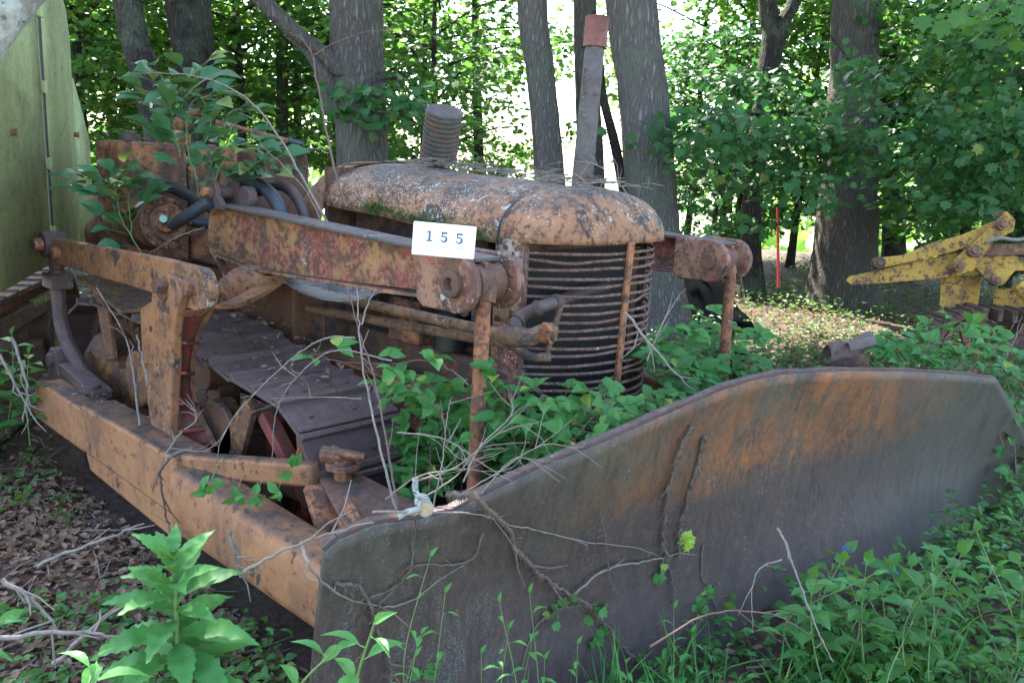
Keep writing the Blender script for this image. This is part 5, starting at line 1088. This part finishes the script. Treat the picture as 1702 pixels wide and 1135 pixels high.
# bare canes and twigs
def twig(lab, px, r, m='twig', br=3, name='bare_twig', hair=0, bl=.12, cat='twig', group=None):
    pts = [at(*p) if isinstance(p, tuple) and len(p) == 4 else p for p in px]; S = spline(pts, 7, r*.35); mb = MB(); n = len(S); mb.tube(S, [r*(1-.65*k/n) for k in range(n)], 6)
    for k in range(br):
        i = random.randint(n//5, n-2); ax = (S[i+1]-S[i]).normalized(); d = (ax+Vector([random.gauss(0, .6) for _ in range(3)])-CF*.1).normalized(); L = bl*random.uniform(.4, 1.1); q = S[i]+d*L*.5; e = q+(d+Vector([random.gauss(0, .3) for _ in range(3)])).normalized()*L*.5; mb.tube([S[i], q, e], [r*.5, r*.4, r*.2], 5, False)
    for k in range(hair):
        i = random.randint(0, n-2); p = S[i]+(S[i+1]-S[i])*random.random(); d = Vector([random.gauss(0, 1) for _ in range(3)])+Vector((.4, 0, -.5)); d.normalize(); L = random.uniform(.006, .028); mb.tube([p, p+d*L], [.0011, .0004], 3, False)
    return tag(mb.build(name, M[m], smooth=80), lab, cat, group)
def bs(px, py, off=.024):
    """point on the front face of the blade behind photo pixel px, py"""
    d = CF+CR*((px-851)/FPX)-CU*((py-567.5)/FPX); lo, hi = .8, 5.5
    for _ in range(60):
        m = (lo+hi)/2; p = Vector(CAM)+d*m
        if p.x > bsurf(p.y, p.z): lo = m
        else: hi = m
    return Vector(CAM)+d*lo+Vector((off, -off*.3, 0))
twig('long arching dry cane over the cowl and fuel tank', [(545, 372, 'd', 3.4), (500, 290, 'd', 3.4), (455, 215, 'd', 3.45), (405, 160, 'd', 3.5), (330, 128, 'd', 3.5), (225, 122, 'd', 3.55)], .0055, 'twig', 3)
twig('second dry cane rising beside the arching one at the cowl', [(535, 370, 'd', 3.4), (510, 320, 'd', 3.4), (470, 275, 'd', 3.45), (430, 240, 'd', 3.5)], .003, 'twig', 1)
twig('dark thin stem crossing the front of the hood opening', [(575, 345, 'd', 3.3), (553, 270, 'd', 3.3), (535, 180, 'd', 3.35), (520, 100, 'd', 3.4), (515, 85, 'd', 3.4)], .006, 'stemr', 2)
twig('thin twig arching before the forked trunk', [(522, 92, 'd', 3.4), (560, 70, 'd', 3.4), (620, 52, 'd', 3.4), (690, 57, 'd', 3.4)], .0025, 'stemr', 2)
twig('straight dry stem before the track, left of the pair', [(658, 848, 'd', 2.3), (628, 730, 'd', 2.35), (604, 620, 'd', 2.4), (597, 540, 'd', 2.42), (594, 478, 'd', 2.45)], .0045, 'twig', 3)
twig('dark dry stem before the track, right of the pair', [(662, 850, 'd', 2.33), (645, 750, 'd', 2.38), (625, 640, 'd', 2.4), (600, 560, 'd', 2.43), (577, 478, 'd', 2.45)], .004, 'stemr', 3)
twig('short dry fork under the lift arm above the track', [(600, 540, 'd', 2.43), (612, 505, 'd', 2.45), (625, 480, 'd', 2.46)], .003, 'twig', 1)
twig('arching dry cane over the track shoes down to the strut', [(590, 561, 'd', 2.45), (540, 563, 'd', 2.5), (480, 600, 'd', 2.55), (400, 680, 'd', 2.6), (350, 745, 'd', 2.6), (280, 745, 'd', 2.6)], .003, 'twig', 4)
twig('second arching cane over the idler dropping to the strut', [(650, 600, 'd', 2.45), (560, 582, 'd', 2.5), (500, 620, 'd', 2.5), (460, 680, 'd', 2.55), (452, 760, 'd', 2.55)], .0028, 'twig', 3)
twig('level thin twig across the middle of the track', [(600, 662, 'd', 2.45), (540, 660, 'd', 2.5), (450, 662, 'd', 2.55)], .002, 'twig', 2)
twig('dry stem standing between link rod and upright bracket', [(232, 708, 'd', 3.2), (222, 620, 'd', 3.2), (205, 550, 'd', 3.2), (160, 478, 'd', 3.2)], .005, 'twig', 4)
twig('pale broken stick leaning beside the upright bracket', [(246, 640, 'd', 3.2), (238, 600, 'd', 3.2), (227, 556, 'd', 3.2)], .007, 'twig', 1, bl=.08)
twig('dry twig tuft at the foot of the upright bracket', [(275, 755, 'd', 2.85), (300, 720, 'd', 2.85), (325, 700, 'd', 2.85), (326, 680, 'd', 2.85)], .004, 'twig', 7)
twig('dead vine wrapped down over the side frame', [(320, 745, 'd', 2.8), (290, 755, 'd', 2.78), (270, 775, 'd', 2.76), (268, 800, 'd', 2.80), (275, 850, 'd', 2.86), (284, 885, 'd', 2.90)], .007, 'twigb', 5, hair=20, name='dead_vine', cat='vine')
twig('pale dry twig lying across the lift arm and cylinder', [(250, 420, 'y', -.95), (300, 392, 'y', -.92), (340, 378, 'y', -.86)], .0035, 'twig', 2)
twig('pale grey stick propped across the grille into the brambles', [(1040, 520, 'd', 2.75), (1080, 570, 'd', 2.7), (1130, 628, 'd', 2.7), (1178, 672, 'd', 2.75)], .005, 'twig', 3)
twig('slanting dry twig right of the grille', [(1075, 600, 'd', 2.8), (1100, 540, 'd', 2.8), (1130, 490, 'd', 2.9)], .003, 'twig', 3)
for k, L in enumerate([[(690, 800), (760, 775), (830, 720), (900, 700)], [(660, 718), (740, 730), (800, 770), (850, 800)], [(700, 830), (760, 790), (800, 745), (880, 735)], [(770, 800), (800, 740), (850, 690), (845, 655)], [(640, 830), (700, 790), (780, 780), (830, 795)], [(720, 840), (735, 770), (742, 700), (750, 660)], [(800, 820), (860, 760), (930, 800)], [(750, 830), (820, 790), (900, 740), (960, 745)]]):
    twig(['long pale', 'drooping', 'slanted', 'upright forked', 'level', 'thin upright', 'bent dark', 'rising grey'][k]+' dry twig in the tangle round the near lift rod foot', [(*p, 'd', 2.0 if k % 2 else 2.1) for p in L], .0021, 'twig', 6)
twig('long pale twig running from the side frame over the blade corner', [(405, 950, 'd', 1.78), (470, 915, 'd', 1.75), (540, 888, 'd', 1.72), (622, 868, 'd', 1.72)], .0042, 'twig', 2)
V = lambda L: [bs(*p) for p in L]
twig('thick hairy dead vine hanging diagonally down the blade', [at(745, 833, 'd', 1.96)+Vector((0, 0, .02)), at(790, 832, 'd', 1.94)]+V([(835, 870), (850, 905), (880, 940), (920, 970), (970, 1000), (1000, 1035), (1040, 1080), (1100, 1120)]), .0085, 'twigb', 5, 'dead_vine', 1000, .16, 'vine')
twig('pale twig crossing the blade from its low corner to the upright vines', [at(620, 850, 'd', 1.75)]+V([(780, 848), (840, 865), (905, 880), (970, 895), (1050, 905), (1100, 925)]), .003, 'twig', 6)
twig('left of the two upright dead vines stuck to the blade', V([(1140, 705), (1118, 750), (1104, 800), (1098, 850), (1095, 900), (1108, 950), (1112, 1000)]), .007, 'twigb', 5, 'dead_vine', 520, .1, 'vine')
twig('right of the two upright dead vines stuck to the blade', V([(1162, 722), (1150, 770), (1135, 820), (1122, 870), (1120, 920)]), .007, 'twigb', 3, 'dead_vine', 480, .08, 'vine')
twig('rising twig from the diagonal vine to the upright vines', V([(940, 985), (1000, 940), (1060, 928), (1105, 918), (1140, 905)]), .004, 'twig', 3)
twig('drooping vine strand on the lower left of the blade', [at(690, 855, 'd', 1.85)]+V([(680, 900), (675, 940), (650, 970), (620, 1000)]), .004, 'twigb', 4, 'dead_vine', 20, .1, 'vine')
twig('looping vine strand beside the blade lichen', V([(795, 880), (780, 920), (740, 932), (690, 930), (660, 955)]), .003, 'twigb', 4, 'dead_vine', 10, .1, 'vine')
twig('hairy vine at the left end of the blade', V([(552, 960), (590, 968), (610, 1000), (622, 1040), (640, 1090), (645, 1130)]), .006, 'twigb', 6, 'dead_vine', 240, .12, 'vine')
twig('long root like strand leaving the left end of the blade', [at(500, 900, 'd', 1.75), at(520, 950, 'd', 1.72)]+V([(570, 985), (640, 1000), (690, 985)]), .004, 'twig', 6, bl=.18)
twig('vine strand low on the blade left of centre', V([(860, 1100), (880, 1040), (910, 1010), (960, 1000), (990, 1010)]), .003, 'twigb', 3, 'dead_vine', 10, .1, 'vine')
twig('short upright vine scrap in the middle of the blade', V([(988, 845), (998, 890), (1003, 930), (1010, 975)]), .0028, 'twigb', 5, 'dead_vine', 15, .06, 'vine')
twig('upright vine right of the yellow leaf', V([(1160, 900), (1158, 950), (1180, 1000), (1190, 1050)]), .0035, 'twigb', 4, 'dead_vine', 60, .08, 'vine')
twig('bent bare stalk before the right half of the blade', [at(1292, 878, 'd', 2.35), at(1292, 905, 'd', 2.35)][:1]+[at(1305, 900, 'd', 2.3), at(1335, 985, 'd', 2.25), at(1360, 1050, 'd', 2.2), at(1385, 1100, 'd', 2.15)], .004, 'twig', 3)
twig('curved thin stalk left of the bent bare one', [at(1300, 930, 'd', 2.35), at(1262, 945, 'd', 2.32), at(1250, 985, 'd', 2.3), at(1252, 1050, 'd', 2.28)], .0025, 'twig', 2)
twig('low arching bramble stem at the bottom right of centre', [at(1080, 1075, 'd', 2.0), at(1180, 1020, 'd', 2.05), at(1280, 1020, 'd', 2.1), at(1350, 1055, 'd', 2.1)], .003, 'stemr', 3)
for k, L in enumerate([[(0, 965), (60, 1000), (100, 1060)], [(60, 940), (160, 900), (240, 870)], [(0, 590), (60, 700)], [(20, 560), (45, 640), (38, 700)], [(0, 1060), (120, 1050), (200, 1060)], [(380, 880), (400, 960)], [(90, 1100), (200, 1010), (330, 960)]]):
    d_ = [1.95, 2.6, 3.3, 3.3, 1.9, 2.3, 2.1][k]; twig(['pale stick', 'long brown stick', 'white stick at the left edge', 'upright white stick at the left edge', 'level grey stick', 'short stub by the frame', 'slanting stick'][k]+' on the leaf litter at lower left', [(*p, 'd', d_) for p in L], .0065, 'twig', 4)
for k in range(22):
    px = random.uniform(1470, 1740); d_ = random.uniform(3.9, 5); y0 = random.uniform(650, 760); y1 = random.uniform(520, 620); twig('thin bare bramble stem before the yellow loader', [(px, y0, 'd', d_), (px+random.uniform(-30, 50), (y0+y1)/2, 'd', d_), (px+random.uniform(-60, 90), y1, 'd', d_)], .0032, random.choice(['twig', 'stemr']), 4, group='bare stems before the yellow loader')
# yellow leaf and small blade sprigs
yl = bs(1128, 895, .03); o = empty('vine_shoot', yl, 'single bright yellow green leaf cluster on the blade vine', 'plant'); leaves('foliage', MAPLE, [yl, yl, yl], [Vector((0, .6, .6)), Vector((.3, .8, -.5)), Vector((0, -.6, .5))], [-CF]*3, [.05, .05, .04], M['yleaf'], o); mb = MB(); mb.tube([yl, bs(1118, 930, .01)], .0014, 5); mb.build('stem', M['stem'], o)
GI = 'small ivy sprigs clinging to the blade'
for px, py in [(1085, 950), (1160, 985), (1180, 970), (985, 1010), (995, 1050), (920, 1005), (1200, 1000), (1150, 1015), (700, 1105)]:
    p = bs(px, py, .025); o = empty('ivy_sprig', p, 'small green ivy sprig clinging to the lower blade face', 'plant', GI); n = 7; leaves('foliage', MAPLE, np.array(p)+rnd(n, .018)*[.4, 1, 1], rnd(n), rnd(n, .3)-np.array(CF), rng.uniform(.02, .038, n), M['bram'], o); mb = MB(); mb.tube([p, p+Vector((-.005, .01, -.05))], .0012, 5); mb.build('stem', M['stem'], o)
GF = 'small leaf sprigs under the brace strut'
for px, py in [(345, 815), (390, 825), (425, 825), (460, 820), (350, 800), (485, 775)]:
    p = at(px, py, 'd', 2.62); o = empty('creeper_sprig', p, 'small bright creeper sprig poking out beside the brace strut', 'plant', GF); n = 4; leaves('foliage', OVATE, np.array(p)+rnd(n, .006), rnd(n)+[0, 0, -.4], rnd(n, .3)-np.array(CF), rng.uniform(.035, .055, n), M['weed'], o); mb = MB(); mb.tube([p, p+Vector((-.01, .03, .05))], .0012, 5); mb.build('stem', M['stem'], o)
# dry pine straw on hood, sawn branch stub on the blade corner
mb = MB()
for k in range(130):
    t = random.random(); p = Vector((-1.25+1.1*t+random.gauss(0, .03), random.gauss(.03, .10), 1.535-.05*t+random.uniform(0, .01))); a = random.gauss(.2, .5); L = random.uniform(.06, .2); e = p+Vector((math.cos(a)*L, math.sin(a)*L, random.uniform(-.005, .03))); mb.tube([p, (p+e)/2+Vector((0, 0, random.uniform(0, .012))), e], .0014, 4, False)
tag(mb.build('dry_straw', M['twig']), 'dry straw and thin stalks caught along the top of the hood', 'straw', kind='stuff')
for k, L in enumerate([[(985, 318), (960, 292), (925, 282), (870, 300)], [(990, 320), (1010, 290), (985, 272), (945, 268), (905, 275)], [(640, 268), (700, 270), (760, 278), (830, 292)], [(1050, 340), (1035, 312), (1010, 285)]]):
    twig(['curled dry stalk', 'looping dry stalk', 'long straight dry stalk', 'short dry stalk'][k]+' lying on top of the hood', [(*p, 'y', -.02) for p in L], .0026, 'twig', 4)
b0 = at(708, 846, 'd', 1.86); LB = empty('sawn_branch', b0, 'lichen covered sawn branch stub lying on the low blade corner', 'branch'); ln = rust_paint('lichen_crusted_bark', (.42, .44, .38), .1, 0, .35, .9, paint2=(.25, .24, .2), scale=3, seed=31)
mb = MB(); mb.tube([b0-CF*.0, b0+CF*.10+CR*-.02], .018, 12); mb.tube(spline([b0+CF*.05+Vector((0, 0, .01)), at(692, 820, 'd', 1.9), at(690, 793, 'd', 1.9)], 4), .007, 8); mb.tube(spline([b0+CR*-.01, at(680, 850, 'd', 1.86), at(662, 858, 'd', 1.85)], 4), .008, 8); mb.build('bark', ln, LB, smooth=70)
mb = MB(); mb.tube([b0-CF*.001, b0-CF*.003], .0145, 14); mb.build('cut_face', M['wood'], LB)
# lichen crusted limb in the very corner, close to the camera
mb = MB(); trunk_mb([at(-60, 120, 'd', 1.2), at(0, 30, 'd', 1.2), at(60, -50, 'd', 1.2), at(120, -120, 'd', 1.2)], [.036, .038, .036, .034], mb, False, .08, 16)
tag(mb.build('lichen_limb', ln, smooth=70), 'out of focus lichen covered limb across the top left corner', 'branch')
